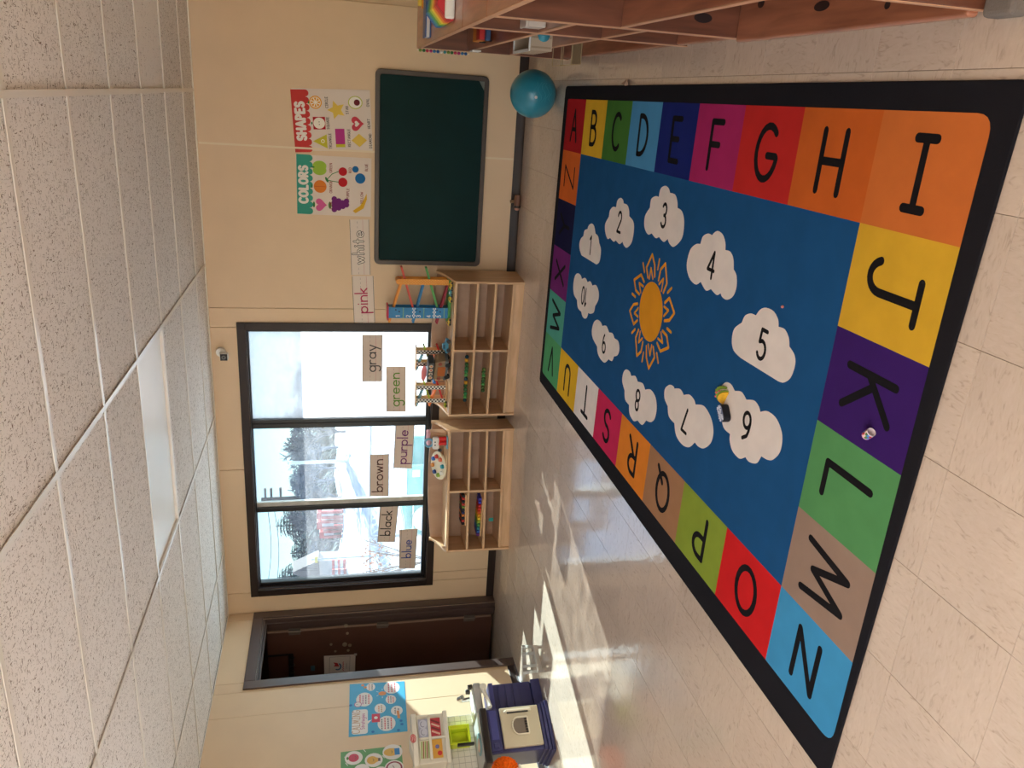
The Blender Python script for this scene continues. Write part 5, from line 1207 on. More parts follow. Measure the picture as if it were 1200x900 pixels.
# backsplash wall with white tiles
by = .265
bx0, bz0 = -.10, .494
K(MB().box((-.115, by, .487), (.345, by + .018, .76)), 'backsplash', mat('tile_joint', S(200, 196, 186), .6), .002)
tmb = None
for i in range(11):
    for j in range(6):
        x, z = -.108 + i * .041, .498 + j * .042
        if tmb is None: tmb = K(MB().box((0, by - .005, 0), (.038, by, .039)), 'splash_tile', mat('splash_white', S(238, 234, 222), .3, .5), 0); o = tmb
        else: o = tmb.copy(); C.objects.link(o); o.parent = kit
        o.location = (x, 0, z)
a, b = kp(525, 852, .2), kp(552, 872, .2)
lx0_, lx1_ = b[0], a[0]
lm = MB(); lm.box((lx0_, .175, b[1]), (lx1_, .259, b[1] + .018)).box((lx0_, .175, a[1] - .012), (lx1_, .259, a[1])).box((lx0_, .175, b[1] + .018), (lx0_ + .014, .259, a[1] - .012)).box((lx1_ - .03, .175, b[1] + .018), (lx1_, .259, a[1] - .012)).box((lx0_ + .014, .235, b[1] + .018), (lx1_ - .03, .259, a[1] - .012))
K(lm, 'lime_cubby', M_lime, .004)
K(MB().box((lx0_ - .012, .17, b[1] - .02), (lx0_ + .004, .20, a[1] - .05)), 'black_edge', M_kblack, .002)
# top cupboard with four picture windows
yt = .13
c0, c1, c2, c3 = kp(484, 882, yt), kp(482, 834, yt), kp(521, 838, yt), kp(523, 892, yt)
ux0, ux1 = c3[0], c2[0] + .02; uz0, uz1 = (c2[1] + c3[1]) / 2 - .01, c1[1]
tc_ = MB(); n_ = 10
pts = [(ux0, uz0), (ux1, uz0), (ux1 + .006, uz1 - .03)] + [(ux1 + (ux0 - ux1) * i / n_, uz1 - .028 + .050 * math.sin(PI * i / n_)) for i in range(n_ + 1)]
tc_.prism(pts, (Vector((0, yt + .012, 0)), Vector((1, 0, 0)), Vector((0, 0, 1)), Vector((0, -1, 0))), -.13, 0); cupb = K(tc_, 'cupboard', M_kw, .005)
for zz_, nm in ((uz0, 'cupboard_ledge'), (uz1 - .012, 'cupboard_crown')):
    mb = MB(); mb.prism([(ux0 - .012, yt - .004), (ux1 + .014, yt - .004), (ux1 + .014, yt + .142), (ux0 - .012, yt + .142)] if nm == 'cupboard_ledge' else [(ux0 - .01 + (ux1 - ux0 + .02) * i / 10, yt - .004 - .022 * math.sin(PI * i / 10)) for i in range(11)] + [(ux1 + .01, yt + .1), (ux0 - .01, yt + .1)], (Vector((0, 0, zz_ - .016)), Vector((1, 0, 0)), Vector((0, 1, 0)), Vector((0, 0, 1))), 0, .030 if nm == 'cupboard_ledge' else .036)
    K(mb, nm, M_kw, .006)
W_ = ux1 - ux0
pcs = [[(S(170, 176, 200)), S(200, 204, 220), S(120, 124, 150)], [S(190, 70, 80), S(224, 190, 170), S(120, 60, 60)], [S(230, 226, 206), S(140, 170, 90), S(150, 90, 60)], [S(224, 170, 80), S(200, 60, 60), S(110, 110, 160)]]
k = 0
for r_i, (za, zb) in enumerate(((.54, .83), (.16, .46))):
    for c_i, (xa, xb) in enumerate(((.52, .90), (.08, .46))):
        x0_, x1_, z0_, z1_ = ux0 + W_ * xa, ux0 + W_ * xb, uz0 + (uz1 - uz0) * za, uz0 + (uz1 - uz0) * zb
        idx = {(0, 0): 0, (1, 0): 1, (0, 1): 2, (1, 1): 3}[(r_i, c_i)]
        mb = MB(); fk = (Vector((0, yt - .0125 + .012, 0)), Vector((1, 0, 0)), Vector((0, 0, 1)), Vector((0, -1, 0)))
        mb.poly([(x0_, z0_), (x1_, z0_), (x1_, z1_), (x0_, z1_)], fk, .0006, 0)
        wd_, hd_ = x1_ - x0_, z1_ - z0_
        if idx == 0:
            for q_ in (.28, .72): mb.disc((x0_ + wd_ * q_, z0_ + hd_ * .5), wd_ * .24, fk, .0009 + q_ * .0002, 1, 16, ry=hd_ * .42); mb.ribbon(arc(x0_ + wd_ * q_, z0_ + hd_ * .5, wd_ * .15, hd_ * .25, 20, 200, 8), .004, fk, .0014, 2)
        elif idx == 1:
            for i in range(4): mb.ribbon([(x0_ + wd_ * (.1 + .2 * i), z0_ + hd_ * .1), (x0_ + wd_ * (.3 + .2 * i), z0_ + hd_ * .9)], .012, fk, .001, 1 + i % 2, cap=False)
        elif idx == 2:
            for i in range(5): mb.ribbon([(x0_ + wd_ * .05, z0_ + hd_ * (.15 + .18 * i)), (x0_ + wd_ * .95, z0_ + hd_ * (.05 + .18 * i))], .008, fk, .001, 1 + i % 2, cap=False)
        else:
            mb.ribbon(arc(x0_ + wd_ * .6, z0_ + hd_ * .5, wd_ * .3, hd_ * .38, 30, 330, 10), .018, fk, .001, 0); mb.disc((x0_ + wd_ * .6, z0_ + hd_ * .5), .014, fk, .0013, 2); mb.disc((x0_ + wd_ * .25, z0_ + hd_ * .3), .016, fk, .0013, 1)
        K(mb, 'picture', [mat('pic_%d_%d' % (idx, i), c_, .4) for i, c_ in enumerate(pcs[idx])], 0, False, cupb)
        k += 1
fz = MB()
zc_ = uz0 + (uz1 - uz0) * .5; xc_ = ux0 + W_ * .49
fz.box((ux0 + W_ * .05, yt - .010, zc_ - .008), (ux1 - W_ * .06, yt - .0005, zc_ + .010)).box((xc_ - .008, yt - .010, uz0 + .012), (xc_ + .008, yt - .0005, zc_ - .008)).box((xc_ - .008, yt - .010, zc_ + .010), (xc_ + .008, yt - .0005, uz1 - .045))
K(fz, 'window_bars', M_kw, .002, False, cupb)
mb = MB(); fk = (Vector((0, yt - .030, 0)), Vector((1, 0, 0)), Vector((0, 0, 1)), Vector((0, -1, 0)))
lc = (xc_ + .0, uz1 + .004); mb.disc(lc, .030, fk, 0, 0, 22, ry=.019); mb.disc(lc, .025, fk, .0004, 1, 22, ry=.0145); mb.disc(lc, .0225, fk, .0008, 0, 22, ry=.012)
for dz in (.004, -.005): mb.ribbon([(lc[0] - .013, lc[1] + dz), (lc[0] + .013, lc[1] + dz)], .003, fk, .0012, 1)
K(mb, 'oval_badge', [mat('badge_red', S(196, 40, 44), .4), mat('badge_white', S(240, 230, 226), .4)], 0, False)
for x in (ux0 + .012, ux1 - .012): K(MB().box((x - .014, .215, .76), (x + .014, .262, uz0 + .02)), 'cupboard_post', M_kw, .004)

# grey plastic frame lying out from the kitchen's foot
g1, g2, g3, g4 = onZ(632.5, 787, .05), onZ(627, 757, .05), onZ(613.5, 757, .05), onZ(615, 789, .05)
rk = thing('grey_rack', 'grey plastic frame with crossbars lying at the right end of the toy kitchen', 'toy rack', tuple((g1 + g2 + g3 + g4) / 4)[:2] + (0,))
M_rack = mat('rack_grey', S(172, 166, 156), .35, .5)
def gb(p, q, w, t, nm='rail', z=0.05):
    mb = MB(); p, q = Vector(p), Vector(q); p.z = q.z = z; mb.bar(p, q, w, t); return mb.build(nm, M_rack, parent=rk, bevel=.003)
gb(g1, g2, .034, .03); gb(g4, g3, .022, .03)
gb(g1 * .5 + g4 * .5, g2 * .5 + g3 * .5, .014, .02, 'middle_rail', .047)
for f in (.02, .25, .72, .98): gb(g1 * (1 - f) + g2 * f, g4 * (1 - f) + g3 * f, .020, .018, 'crossbar', .058)
for p in (g1, g2, g3, g4):
    q = p * .9 + (g1 + g2 + g3 + g4) / 4 * .1; mb = MB(); mb.cyl((q.x, q.y, 0), (q.x, q.y, .038), .012, .012, 10); mb.build('foot', M_rack, parent=rk)
# orange tufted cushion on a low stool at the picture's edge
oc = onX(592, 905, -4.16); 
st = thing('low_stool', 'pale low pedestal stool under the orange cushion, mostly out of view', 'stool', (oc.x, oc.y - .16, 0))
zt_ = oc.z - .085
MB().box((oc.x - .05, oc.y - .26, zt_ - .018), (oc.x + .05, oc.y + .01, zt_)).build('seat', M_kw, parent=st, bevel=.006)
MB().cyl((oc.x, oc.y - .18, .02), (oc.x, oc.y - .18, zt_ - .0185), .022, .022, 12).build('pedestal', M_kw, parent=st, smooth=True)
MB().cyl((oc.x, oc.y - .18, 0), (oc.x, oc.y - .18, .0195), .09, .08, 20).build('foot', M_kw, parent=st, bevel=.003)
ocu = thing('orange_cushion', 'bright orange tufted round cushion at the picture edge below the kitchen oven', 'cushion', (oc.x, oc.y, zt_ + .001))
M_or = mat('orange_tufts', S(232, 104, 22), .9, .1, var=.2, vscale=60)
mb = MB(); mb.ball((0, 0, .084), (.088, .088, .082), 24, 14); mb.build('core', M_or, parent=ocu, world=False, smooth=True)
mb = MB(); random.seed(5)
for i in range(420):
    z = 1 - 2 * (i + .5) / 420; a = i * 2.39996; r = math.sqrt(1 - z * z); d = Vector((r * math.cos(a), r * math.sin(a), z))
    if z < -.9: continue
    mb.cyl(Vector((0, 0, .084)) + d * .080, Vector((0, 0, .084)) + d * (.094 + random.uniform(0, .006)), .006, .003, 5)
mb.build('tufts', M_or, parent=ocu, world=False)['kind'] = 'stuff'

# ================================================================ ON THE OPEN DOOR
P = [onY(380.2, 793.8, SY), onY(379.6, 768.4, SY), onY(416.6, 766.5, SY), onY(415.8, 792.2, SY)]
o, fr, w, h = sheet('door_notice', 'white paper notice with a red and blue emblem taped to the dark door', 'notice', P, mat('notice_paper', S(236, 228, 222), .6), (0, -1, 0), off=.003)
mb = MB(); A = lambda x, y: (x * w, y * h); ms = [mat('notice_line', S(120, 116, 116), .6), mat('notice_red', S(206, 60, 70), .6), mat('notice_blue', S(70, 110, 160), .6)]
for a, b in ((A(.06, .18), A(.94, .18)), (A(.94, .18), A(.94, .84)), (A(.94, .84), A(.06, .84)), (A(.06, .84), A(.06, .18))): mb.ribbon([a, b], .0025, fr, 0, 0, cap=False)
mb.poly([(p[0] + w * .0, p[1]) for p in [A(.50, .52), A(.66, .58), A(.70, .72), A(.60, .66), A(.52, .70)]], fr, .0003, 1)
mb.ribbon(arc(w * .50, h * .57, w * .14, h * .10, 150, 330, 10), .012, fr, .0006, 2)
write(mb, 'welcome'.replace('m', 'n'), fr, w * .5, h * .36, h * .07, .004, .0003, 1, gap=.2) if False else mb.ribbon([(w * (.3 + .05 * i), h * (.38 + (.03 if i % 2 else 0))) for i in range(9)], .005, fr, .0003, 1)
mb.ribbon([(w * (.38 + .04 * i), h * (.28 + (.012 if i % 2 else 0))) for i in range(7)], .003, fr, .0003, 0)
mb.build('printed_design', ms, parent=o)
mb = MB(); 
for c in ((0, 0), (w, 0)): mb.poly([(c[0] - .012, c[1] - .012), (c[0] + .012, c[1] - .012), (c[0] + .012, c[1] + .014), (c[0] - .012, c[1] + .014)], fr, .0012, 0)
mb.build('tape', mat('tape', S(200, 196, 190), .3), parent=o)
c = onY(366.5, 783, SY)
tag(MB().box((c.x - .028, SY - .004, c.z - .018), (c.x + .028, SY - .0005, c.z + .018)).build('door_sticker', mat('sticker_blue', S(70, 110, 130), .4), bevel=.002), 'small grey-blue sticker on the dark door above the notice', 'sticker')
c = onY(392.5, 797.5, SY)
mb = MB(); mb.cyl((c.x, SY - .006, c.z), (c.x, SY - .0005, c.z), .012, .012, 12)
tag(mb.build('door_magnet', mat('magnet_red', S(170, 50, 56), .4)), 'small dull red round magnet beside the door notice', 'magnet')
h0 = onY(311, 769, SY); h1 = onY(341, 769, SY); h2 = onY(341, 803, SY)
hk = thing('coat_hook_rack', 'black over-the-door coat hook rack hanging on the dark door', 'hook rack', (h1.x, SY - .01, h1.z))
MB().box((h0.x - .010, SY - .007, h1.z), (h0.x + .010, SY - .003, 2.0345)).box((h0.x - .010, SY - .007, 2.0355), (h0.x + .010, SY + .046, 2.039)).build('strap', M_black, parent=hk)
MB().box((h2.x - .25, SY - .012, h1.z - .022), (h0.x + .014, SY - .0075, h1.z + .022)).build('rail', M_black, parent=hk, bevel=.002)
for i in range(7):
    x = h0.x - .02 - i * .075
    mb = MB(); mb.tube([(x, SY - .012, h1.z - .005), (x, SY - .030, h1.z - .03), (x, SY - .048, h1.z - .022), (x, SY - .052, h1.z + .005)], .005, 8); mb.build('hook', M_black, parent=hk, smooth=True)

# ================================================================ THINGS ON AND IN THE PINE BOOKCASES
# rainbow accordion hanging over the top edge
TB = .936
ra = onZ(522, 14, TB)
rainbow = [(36, 96, 160), (50, 140, 150), (90, 160, 70), (180, 190, 60), (232, 200, 60), (232, 140, 50), (214, 70, 50), (190, 40, 50)]
rt = thing('rainbow_fan', 'folded rainbow-coloured fan toy on top of the far pine bookcase', 'toy', (ra.x + .02, ra.y, TB), math.radians(0))
for k, c_ in enumerate(rainbow):
    y = .17 - k * .055
    for i in range(2):
        mb = MB(); yy = y - i * .027
        mb.prism([(-.075, .0), (.09, .0), (.09, .055), (-.02, .07), (-.075, .022)], (Vector((0, yy, 0)), Vector((1, 0, 0)), Vector((0, 0, 1)), Vector((0, -1, 0))), 0, .023); mb.build('fold', mat('rainbow_%d' % k, S(*c_, 1.1), .5), parent=rt, world=False, bevel=.003)
mb = MB(); mb.box((-.07, -.30, 0), (.085, -.272, .04)); mb.build('white_end', M_white, parent=rt, world=False, bevel=.008)
q = onZ(505, 24, TB)
bk = thing('picture_book', 'blue and white picture book lying on the far bookcase top beside the rainbow fan', 'book', (q.x + .01, q.y + .05, TB))
MB().box((-.09, -.06, 0), (.10, .06, .006)).build('cover', mat('book_blue', S(52, 84, 140), .4), parent=bk, world=False)
MB().box((-.088, -.058, .0062), (.10, .058, .022)).build('pages', mat('book_pages', S(214, 208, 200), .7), parent=bk, world=False)
MB().box((-.09, -.06, .0222), (.10, .06, .028)).build('cover', mat('book_blue', S(52, 84, 140), .4), parent=bk, world=False)
q = onZ(501, 3, TB); t = thing('toy_block', 'small orange and yellow toy on the far bookcase top behind the book', 'toy', (q.x, q.y, TB))
MB().box((-.03, -.03, 0), (.03, .03, .03)).build('block', wood(226, 150, 50), parent=t, world=False, bevel=.004); MB().box((-.02, -.02, .0305), (.02, .02, .05)).build('cap', wood(230, 196, 70), parent=t, world=False, bevel=.004)
# bead strand hanging down the far side of the bookcase
bs = thing('bead_strand', 'strand of coloured beads hanging down the far end of the pine bookcases', 'beads', (FX - .016, 5.085, .62))
mb = None; bcols = [(120, 150, 60), (60, 120, 60), (206, 60, 90), (190, 50, 120), (60, 120, 180), (40, 90, 160), (230, 226, 216), (60, 150, 160)]
for k in range(14):
    p = Vector((FX - .0145, 5.085, .915 - k * .021)); mb = MB(); mb.ball(p, (.0095, .012, .010), 8, 6); mb.build('bead', mat('bead_%d' % (k % 8), S(*bcols[k % 8]), .4), parent=bs, smooth=True)
MB().cyl((FX - .0145, 5.085, .62), (FX - .0145, 5.085, .9345), .0015, .0015, 6).build('string', M_white, parent=bs)
# shelf contents
def inshelf(name, label, cat, px, py, zf, parts, rz=0, dx=0):
    q = onZ(px, py, zf); q.x = min(max(q.x, FX + .06), BX - .07); q.y = 3.235 if name == 'plastic_box' else q.y; t = thing(name, label, cat, (q.x + dx, q.y, zf), rz)
    for nm, m_, fn in parts: mb = MB(); fn(mb); mb.build(nm, m_, parent=t, world=False, bevel=.003)
    return t
inshelf('toy_truck', 'orange and red toy truck on the second shelf of the far pine bookcase', 'toy', 574, 36, .636, [
    ('bed', wood(220, 140, 50), lambda m_: m_.box((-.05, .0, .02), (.03, .16, .06))), ('cab', wood(190, 46, 44), lambda m_: m_.box((-.05, -.10, .02), (.03, -.005, .07))), ('bumper', wood(50, 80, 120), lambda m_: m_.box((-.055, -.14, .02), (.03, -.105, .045))),
    ('wheel', M_black, lambda m_: [m_.cyl((s_ * .045 - .01, y, .018), (s_ * .045 + .0 - .01 + .008, y, .018), .018, .018, 14) for s_ in (-1, 1) for y in (-.07, .1)])])
M_clear = glass_material('clear_plastic', (.10, .22), (.95, .97, .97, 1), (.85, .86, .86, 1))
M_bag = mat('cloudy_plastic', S(206, 194, 184), .3, .5)
inshelf('plastic_box', 'small whitish plastic box on the second shelf of the middle pine bookcase', 'box', 633, 29, .6365, [('body', M_bag, lambda m_: m_.box((-.05, -.05, .001), (.05, .05, .07))), ('lid', M_bag, lambda m_: m_.box((-.053, -.053, .0705), (.053, .053, .08)))])
t = thing('storage_bin', 'tan ribbed plastic bin with white lip jutting from the far pine bookcase', 'bin', (FX + .02, 4.25, .376))
M_bin = mat('bin_tan', S(196, 176, 152), .4, .4)
mb = MB(); mb.box((-.04, -.18, 0), (.15, .18, .004)).box((-.04, -.18, .004), (-.036, .18, .11)).box((-.036, -.18, .004), (.15, -.176, .11)).box((-.036, .176, .004), (.15, .18, .11)).box((.146, -.176, .004), (.15, .176, .11)); mb.build('body', M_bin, parent=t, world=False)
mb = MB()
for i in range(9): mb.box((-.0425, -.17 + i * .0415, .006), (-.0402, -.162 + i * .0415, .105))
for i in range(4): mb.box((-.03 + i * .045, -.1825, .006), (-.022 + i * .045, -.1802, .105))
mb.build('ribs', mat('bin_rib', S(170, 148, 124), .4, .4), parent=t, world=False)
mb = MB(); mb.box((-.046, -.186, .1105), (-.034, .186, .117)).box((-.034, -.186, .1105), (.156, -.174, .117)).box((-.034, .174, .1105), (.156, .186, .117)); mb.build('rim', M_white, parent=t, world=False)
tt = thing('teal_toy', 'teal toy sitting inside the tan storage bin', 'toy', (FX + .05, 4.10, .381)); mb = MB(); mb.ball((0, 0, .04), (.04, .05, .04), 14, 8); mb.build('body', wood(60, 140, 160), parent=tt, world=False, smooth=True); MB().box((-.02, -.02, .0805), (.02, .02, .095)).build('top', wood(70, 150, 170), parent=tt, world=False, bevel=.004)
wbk = thing('wire_basket', 'small tan wire basket tipped out of the bottom shelf of the far pine bookcase', 'basket', (FX + .0, 4.72, .053), 0)
mb = MB()
for i in range(9): mb.bar((-.04, -.09 + i * .0225, .004), (-.055, -.09 + i * .0225, .12), .003, .003); mb.bar((.08, -.09 + i * .0225, .004), (.09, -.09 + i * .0225, .12), .003, .003)
for z, e in ((.004, 0), (.06, .008), (.12, .016)): mb.bar((-.04 - e, -.09, z), (-.04 - e, .09, z), .004, .004); mb.bar((.08 + e * .6, -.09, z), (.08 + e * .6, .09, z), .004, .004); mb.bar((-.04 - e, -.09, z), (.08 + e * .6, -.09, z), .004, .004); mb.bar((-.04 - e, .09, z), (.08 + e * .6, .09, z), .004, .004)
mb.build('wires', mat('tan_wire', S(176, 156, 120), .4), parent=wbk, world=False)
MB().box((-.04, -.088, .0), (.08, .088, .003)).build('bottom', mat('tan_wire', S(176, 156, 120), .4), parent=wbk, world=False)
t = thing('black_marker', 'black marker lying on the lower shelf of the middle pine bookcase', 'marker', (FX + .03, 3.07, .376)); mb = MB(); mb.cyl((0, -.06, .009), (0, .045, .009), .008, .008, 12); mb.build('barrel', M_black, parent=t, world=False); mb = MB(); mb.cyl((0, .0455, .009), (0, .075, .009), .009, .008, 12); mb.build('cap', M_black, parent=t, world=False)

# ================================================================ OUTSIDE
M_snow = mat('snow', S(236, 238, 244), .8, .2, var=.04, vscale=1.5, bump=.3, bscale=6)
GZ = -.30
import mathutils
def ground(x, y):
    f = min(1, max(0, (y - 14.2) / 7.5)); f = f * f * (3 - 2 * f)
    g = GZ + .04 * math.sin(x * 1.3 + y * .7) * min(1, max(0, (y - 6.6)))
    return g + 1.50 * f + f * (.12 * math.sin(x * .55 + 1) * math.sin(y * .5) + .07 * math.sin(x * 1.9 + y) + .05 * math.sin(x * 3.7 - y * 1.3))
mb = MB(); nx_, ny_ = 220, 110; vv = []; ff = []
for j in range(ny_ + 1):
    y = 6.45 + 75 * (j / ny_) ** 2
    for i in range(nx_ + 1):
        x = -60 + 90 * i / nx_; vv.append((x, y, ground(x, y)))
for j in range(ny_):
    for i in range(nx_): a = j * (nx_ + 1) + i; ff.append((a, a + 1, a + nx_ + 2, a + nx_ + 1))
mb.add(vv, ff); sg = mb.build('snow_ground', M_snow, world=False, smooth=True); struct(sg)
# snow all round the rest of the building
mb = MB(); mb.box((-60, -40, -.5), (30, 6.45, -.32)); struct(mb.build('snow_yard', M_snow, world=False))
def gz(x, y): return ground(x, y)
# teal play house
ph0, ph1 = onY(476, 588, 8.6), onY(500, 545, 8.6)
M_teal = mat('teal_plastic', S(50, 142, 142), .4, .4); M_tealw = mat('play_white', S(240, 240, 238), .4)
ph = thing('play_house', 'teal plastic play structure with a white round porthole, standing in the snow outside', 'playhouse', (-4.85, 8.7, GZ))
zt1 = onY(475, 600, 8.6).z - GZ; zt2 = onY(477, 560, 8.6).z - GZ
xa, xb, xm = onY(480, 626, 8.6).x + 4.85, onY(480, 546, 8.6).x + 4.85, onY(480, 590, 8.6).x + 4.85
mb = MB(); mb.box((xa, -.12, 0), (xm, -.06, zt1)).box((xa, -.06, 0), (xa + .06, .8, zt1)).box((xa + .06, .74, 0), (xb, .8, zt1 - .1)); mb.build('panel', M_teal, parent=ph, world=False, bevel=.012)
MB().box((xm + .005, -.12, 0), (xb, -.06, zt2)).build('side_panel', mat('teal_light', S(84, 158, 170), .4), parent=ph, world=False, bevel=.012)
cpx = onY(499, 606, 8.6); mb = MB(); mb.cyl((cpx.x + 4.85, -.121, cpx.z - GZ), (cpx.x + 4.85, -.145, cpx.z - GZ), .17, .17, 28); mb.build('porthole', M_tealw, parent=ph, world=False)
a_, b_2 = onY(486, 555, 8.6), onY(492, 551, 8.6); MB().box((a_.x + 4.85 - .03, -.135, a_.z - GZ - .06), (a_.x + 4.85 + .06, -.121, a_.z - GZ + .03)).build('latch', mat('latch_cream', S(236, 222, 196), .5), parent=ph, world=False, bevel=.003)
MB().box((xa + .02, -.13, zt1 - .10), (xm - .01, -.1205, zt1 - .085)).build('ridge', M_tealw, parent=ph, world=False)
# chain link fence
FY = 13.5
rz_ = onY(434, 640, FY).z
fe = thing('chain_link_fence', 'grey chain-link fence with a top rail crossing the snowy yard', 'fence', (-8, FY, 0))
M_wire = mat('galvanised', S(150, 156, 166), .4, .5, metal=.4)
MB().cyl((-16, FY, rz_), (2, FY, rz_), .022, .022, 8).build('top_rail', M_wire, parent=fe)
MB().cyl((-16, FY, GZ + .25), (2, FY, GZ + .25), .008, .008, 6).build('bottom_wire', M_wire, parent=fe)
for i in range(8): x = -15.6 + i * 2.5; MB().cyl((x, FY, GZ - .1), (x, FY, rz_ + .03), .03, .03, 8).build('post', M_wire, parent=fe)
mb = MB(); s_ = .16; zl, zh = GZ + .2, rz_
n = int(18 / s_)
for i in range(-8, n):
    for d in (1, -1):
        x0_ = -16 + i * s_; x1_ = x0_ + d * (zh - zl)
        mb.bar((x0_, FY + .004 * d, zl), (x1_, FY + .004 * d, zh), .005, .005)
mb.build('wire_mesh', M_wire, parent=fe)['kind'] = 'stuff'
# orange-leaved shrub by the fence
def leaf_cloud(mb, c, r, n, s_, mi=0):
    for i in range(n):
        d = Vector((random.gauss(0, 1), random.gauss(0, 1), random.gauss(0, 1))).normalized() * (random.random() ** .4); p = Vector(c) + Vector((d.x * r[0], d.y * r[1], d.z * r[2]))
        a = Vector((random.gauss(0, 1), random.gauss(0, 1), random.gauss(0, 1))).normalized(); b = a.orthogonal().normalized()
        mb.add([p, p + a * s_ + b * s_ * .4, p + a * s_ * 1.6, p + a * s_ - b * s_ * .4], [(0, 1, 2, 3)], mi)
random.seed(11)
c = onY(442, 660, 13.0); sh = thing('dry_shrub', 'low shrub with dry orange leaves in front of the chain-link fence', 'shrub', (c.x, 13.0, gz(c.x, 13.0)))
zz0 = gz(c.x, 13.0)
mb = MB()
for i in range(14): a = random.uniform(0, 2 * PI); mb.bar((0, 0, 0), (.5 * math.cos(a) * random.random(), .3 * math.sin(a), c.z - zz0 + .25 * random.random()), .012, .012)
mb.build('stems', mat('stem_brown', S(90, 60, 44), .8), parent=sh, world=False)
mb = MB(); leaf_cloud(mb, (0, 0, c.z - zz0), (.55, .3, .28), 90, .05); mb.build('leaves', mat('leaf_orange', S(170, 96, 50), .8), parent=sh, world=False)['kind'] = 'stuff'
# evergreens
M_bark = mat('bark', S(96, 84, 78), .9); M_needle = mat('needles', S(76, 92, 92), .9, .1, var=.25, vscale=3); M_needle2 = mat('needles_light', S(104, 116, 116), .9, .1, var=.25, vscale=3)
def evergreen(label, x, y, h, r, m_, seed):
    random.seed(seed); z0 = gz(x, y) - .1; t = thing('evergreen_tree', label, 'tree', (x, y, z0), group=None)
    mb = MB(); mb.cyl((0, 0, 0), (0, 0, h * .97), .16, .02, 8); mb.build('trunk', M_bark, parent=t, world=False)
    mb = MB(); nl = 22
    for k in range(nl):
        f = k / nl; z = h * (.10 + .88 * f); L_ = r * (1 - f) ** .8 + .15; n = 9
        for i in range(n):
            a = 2 * PI * (i + random.random()) / n; l = L_ * random.uniform(.65, 1.15); d = Vector((math.cos(a), math.sin(a), 0)); sd = Vector((-d.y, d.x, 0))
            dr = -.30 * l + random.uniform(-.1, .1)
            p = [Vector((0, 0, z)) + d * l * t_ + Vector((0, 0, dr * t_ * t_ + .12 * l * t_)) for t_ in (0, .35, .7, 1)]
            for q in range(3):
                w0, w1 = (.10, .30, .22, .02)[q] * l * .55, (.10, .30, .22, .02)[q + 1] * l * .55
                mb.add([p[q] - sd * w0, p[q + 1] - sd * w1, p[q + 1] + sd * w1, p[q] + sd * w0], [(0, 1, 2, 3)])
                for s__ in (-1, 1):
                    e_ = p[q + 1] + sd * s__ * (w1 + .16 * l) + d * .1 * l - Vector((0, 0, .12 * l)); mb.add([p[q], p[q + 1], e_], [(0, 1, 2)])
    mb.build('foliage', m_, parent=t, world=False)['kind'] = 'stuff'
def bare_tree(label, x, y, h, seed, m_, spread=.5, depth=5):
    random.seed(seed); z0 = gz(x, y) - .1; t = thing('bare_tree', label, 'tree', (x, y, z0)); mb = MB(); br = MB()
    def grow(p, d, l, r, k):
        q = p + d * l
        (mb if k == depth else br).cyl(p, q, max(r, .011), max(r * .72, .011), 5 if k > 2 else 3, caps=False)
        if k <= 0: return
        for i in range(3 if k < depth else 4):
            nd = (d + Vector((random.gauss(0, spread), random.gauss(0, spread), random.gauss(.12, spread * .6)))).normalized()
            grow(p + d * l * random.uniform(.55, 1.0), nd, l * random.uniform(.66, .86), r * .64, k - 1)
    grow(Vector((0, 0, 0)), Vector((0, 0, 1)), h * .3, .05 * h * .5, depth)
    mb.build('trunk', m_, parent=t, world=False); br.build('branches', m_, parent=t, world=False)['kind'] = 'stuff'
def px_at(py, Y): return onY(400, py, Y).x
def h_at(px, py, Y): return onY(px, py, Y).z
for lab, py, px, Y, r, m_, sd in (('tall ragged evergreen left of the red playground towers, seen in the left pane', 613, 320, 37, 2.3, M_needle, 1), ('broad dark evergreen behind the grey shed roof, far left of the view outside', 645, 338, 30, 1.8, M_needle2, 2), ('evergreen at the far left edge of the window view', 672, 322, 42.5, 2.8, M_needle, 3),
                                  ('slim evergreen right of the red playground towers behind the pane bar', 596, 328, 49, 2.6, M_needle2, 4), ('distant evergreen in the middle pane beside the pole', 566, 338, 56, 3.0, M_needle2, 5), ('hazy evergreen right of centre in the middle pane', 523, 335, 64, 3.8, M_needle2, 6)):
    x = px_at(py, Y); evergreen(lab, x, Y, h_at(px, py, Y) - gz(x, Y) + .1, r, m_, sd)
M_tw = mat('twig_grey', S(96, 104, 120), .9); M_tw2 = mat('twig_brown', S(94, 94, 104), .9)
BT = (('large bare tree spreading across the upper middle pane', 506, 318, 22, M_tw2, 21), ('bare bushy tree in the centre of the middle pane', 548, 335, 26, M_tw, 22), ('bare tree low behind the red playground towers', 583, 345, 29, M_tw, 23), ('bare bushy tree behind the milky pane', 440, 330, 24, M_tw, 24), ('thick bare bush left of the yellow post', 634, 348, 27.5, M_tw2, 25), ('dense grey bare tree right of the white pole in the middle pane', 524, 322, 30, M_tw, 26),
      ('dense grey bare tree left of the white pole in the middle pane', 562, 326, 33, M_tw, 27), ('twiggy bare tree at the far left of the window view', 668, 345, 26.5, M_tw, 28), ('twiggy bare tree over the red play towers', 604, 336, 33, M_tw2, 29))
for lab, py, px, Y, m_, sd in BT:
    x = px_at(py, Y); bare_tree(lab, x, Y, (h_at(px, py, Y) - gz(x, Y)), sd, m_, .55, 6)
